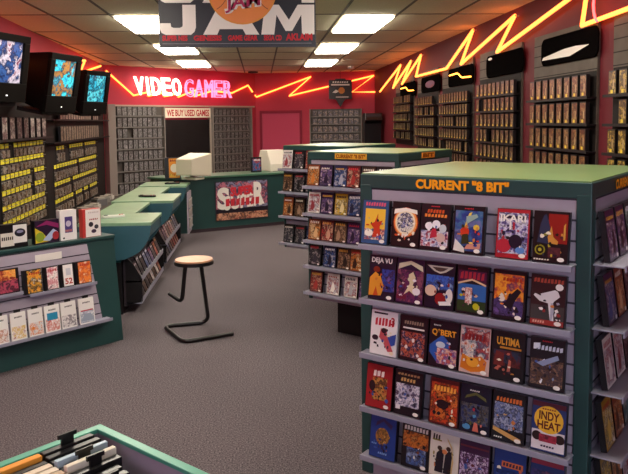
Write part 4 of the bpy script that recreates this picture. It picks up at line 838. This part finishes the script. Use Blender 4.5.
# arcade cabinet in the corner
p = at(384, 113, (0, 1, 0), (0, 14.2, 0))
t = thing('arcade_cabinet', 'black arcade cabinet standing in the back corner by the maroon wall', 'arcade cabinet', (2.24, 14.2, 0), 0)
hh = p.z
MB().prism(list(reversed([(-.25, 0), (.3, 0), (.3, hh-.06), (.22, hh), (-.12, hh), (-.18, hh-.14), (-.06, hh-.2), (.02, 1.02), (-.28, .9), (-.25, .8)])), -.17, .17, BLACK, 'x').build('cabinet', t, bevel=.006)
b = MB(); b.add([(-.13, -.052, hh-.24), (.13, -.052, hh-.24), (.13, .015, 1.10), (-.13, .015, 1.10)], [(3, 2, 1, 0)], mat('#20242c', .15)); b.build('screen', t)
MB().box((-.14, -.15, hh-.12), (.14, -.14, hh-.02), mat('#2a2024', .4)).build('marquee', t)

# ------------------------------------------------------------------ right wall racks
def ur(px, py, off=0.): return uz(FRT, px, py, off)
bays = [('a', 397, 86, 415, 84, .15, 12, 5, 'furthest'), ('b', 419, 80, 440, 74, .15, 11, 5, 'second furthest'), ('c', 444, 70, 475, 58, .15, 11, 6, 'third furthest'), ('d', 482, 55, 524, 45, .16, 9, 6, 'third nearest'), ('e', 537, 35, 601, 20, .2, 8, 4, 'second nearest'), ('f', 617, 30, 700, 10, .2, 8, 4, 'nearest')]
itemk = {'a': (.10, .115, '#2a201c'), 'b': (.10, .115, '#2a201c'), 'c': (.11, .115, '#2a201c'), 'd': (.12, .13, '#2a1c18'), 'e': (.125, .165, '#241814'), 'f': (.125, .165, '#241814')}
palr = {'a': ['#100c0b', '#2a2018', '#0c0a0a', '#8a7648', '#141010', '#3a3020'], 'b': ['#100c0b', '#2a2018', '#0c0a0a', '#8a7648', '#141010', '#3a3020'], 'c': ['#100c0b', '#2a1c16', '#0c0a0a', '#8a7648', '#141010', '#3a2a1c'],
        'd': ['#120d0b', '#301a14', '#0c0a0a', '#8a6a40', '#141010', '#50281a'], 'e': ['#1a0f0c', '#6a3018', '#100b0b', '#a07848', '#3a1a10', '#7a4020', '#181010'], 'f': ['#241810', '#6a5018', '#181010', '#c8a848', '#4a3418', '#2a1814']}
bayw = {}
for (k, px0, py0, px1, py1, pitch, n, nrow, nm) in bays:
    u0 = ur(px0, py0)[0]; u1 = ur(px1, py1)[0]
    if k == 'f': u1 = u0+1.22
    bayw[k] = (u0, u1)
    ztop = 2.36; zfirst = {'a': 1.93, 'b': 1.86, 'c': 1.86, 'd': 1.885, 'e': 1.80, 'f': 1.80}[k]
    zs = [zfirst-pitch*i for i in range(nrow)]
    o = rack_panel(FRT, u0, u1, zs[-1]-.1, ztop, '%s wall rack of boxed games from the viewer on the maroon wall' % nm if False else '%s rack of boxed games along the maroon wall below the neon' % nm, 'wall_rack', '#564e46', ledges=zs, group='racks along the maroon wall', depth=.07, dark=zs[0]+.19)
    z = ztop-.09
    s = MB()
    while z > zs[0]+.2:
        s.box((0, -.0212, z), (u1-u0, -.0198, z+.008), mat('#28201e', .7)); z -= .09
    s.build('slat_grooves', o)
    w, h, fc = itemk[k]
    r = random.Random(ord(k))
    for a_, z in enumerate(zs):
        for i in range(n):
            if r.random() < .05: continue
            s = small_box('r'+k, w*.82*(u1-u0)/1.25*(8.2/n if n < 9 else 8.9/n), h, .03, palr[k], '#100d0c', 28, spot='#e6cc3c')
            s.location = loc(FRT, u0+.03+(i+.5)*(u1-u0-.06)/n, -.078, z+.001); s.rotation_euler = (0, 0, FRT[1])
            tag(s, 'boxed game, %s on the %s shelf down of the %s maroon wall rack' % (ORD[i], ORD[a_], nm), 'boxed game', 'boxed games on the maroon wall racks')
    # rounded black sign above each rack
    if k != 'f':
        rng = {'a': (400, 415, 95, 84), 'b': (421, 439.5, 92, 76), 'c': (448, 473, 86, 66), 'd': (486, 522.5, 75, 52), 'e': (541, 597.5, 62, 32)}[k]
        ua, za = ur(rng[0], (rng[2]+rng[3])/2, .04); ub, zb_ = ur(rng[1], (rng[2]+rng[3])/2, .04)
        zc = (ur((rng[0]+rng[1])/2, (rng[2]+rng[3])/2, .04)[1]); hs = .115; ws = (ub-ua)/2; rc = .07
        pts = []
        for (sx_, sz_, a0) in ((1, -1, -90), (1, 1, 0), (-1, 1, 90), (-1, -1, 180)):
            for q in range(6):
                aa = R(a0+18*q); pts.append((sx_*(ws-rc)+rc*math.cos(aa), sz_*(hs-rc)+rc*math.sin(aa)))
        t = thing('rounded_sign', 'black rounded sign above the %s rack on the maroon wall' % nm, 'sign', loc(FRT, (ua+ub)/2, -.024, zc), FRT[1], 'rounded black signs on the maroon wall')
        MB().prism(list(reversed(pts)), -.015, 0, BLKSIGN, 'y').build('sign_board', t, bevel=.004)
        if k == 'e':
            MB().poly([(-ws*.95, -hs*.55), (ws*.1, -hs*.62), (ws*.75, -hs*.12), (ws*.3, -hs*.02), (-ws*.1, -hs*.05), (-ws*.9, -hs*.35)], -.0158, WHITE).build('swoosh_emblem', t)
        if k in 'ac':  # a: neon chevron; c: glowing tube stands in for neon reflected in the sign
            pr_ = [(-ws*.8, -.026, hs*.3), (-ws*.1, -.026, hs*.35), (ws*.2, -.026, -hs*.2), (ws*.9, -.026, -hs*.3)]
            MB().tube(pr_, .008, mat('#ffa040', .4, em=6., emc='#ff9030'), 6, fillet=.05).build('neon_and_reflection', t)
        if k == 'b':
            MB().ell(0, 0, ws*.5, hs*.45, -.0158, mat('#2c3c60', .3)).build('marking', t)  # blue ellipse paints a television's reflection on the black board
        if k == 'd':
            MB().ell(-ws*.75, hs*.7, ws*.12, hs*.12, -.0158, WHITE).build('marking', t)

# ------------------------------------------------------------------ light and view
w = bpy.data.worlds.new('world'); SC.world = w; w.use_nodes = True
w.node_tree.nodes['Background'].inputs[0].default_value = (.72, .72, .9, 1); w.node_tree.nodes['Background'].inputs[1].default_value = 2.6  # strong bluish sky, serving as fill through the added front opening
SC.view_settings.view_transform = 'Standard'; SC.view_settings.look = 'None'; SC.view_settings.gamma = 1; SC.view_settings.use_curve_mapping = False
SC.view_settings.exposure = 0.65
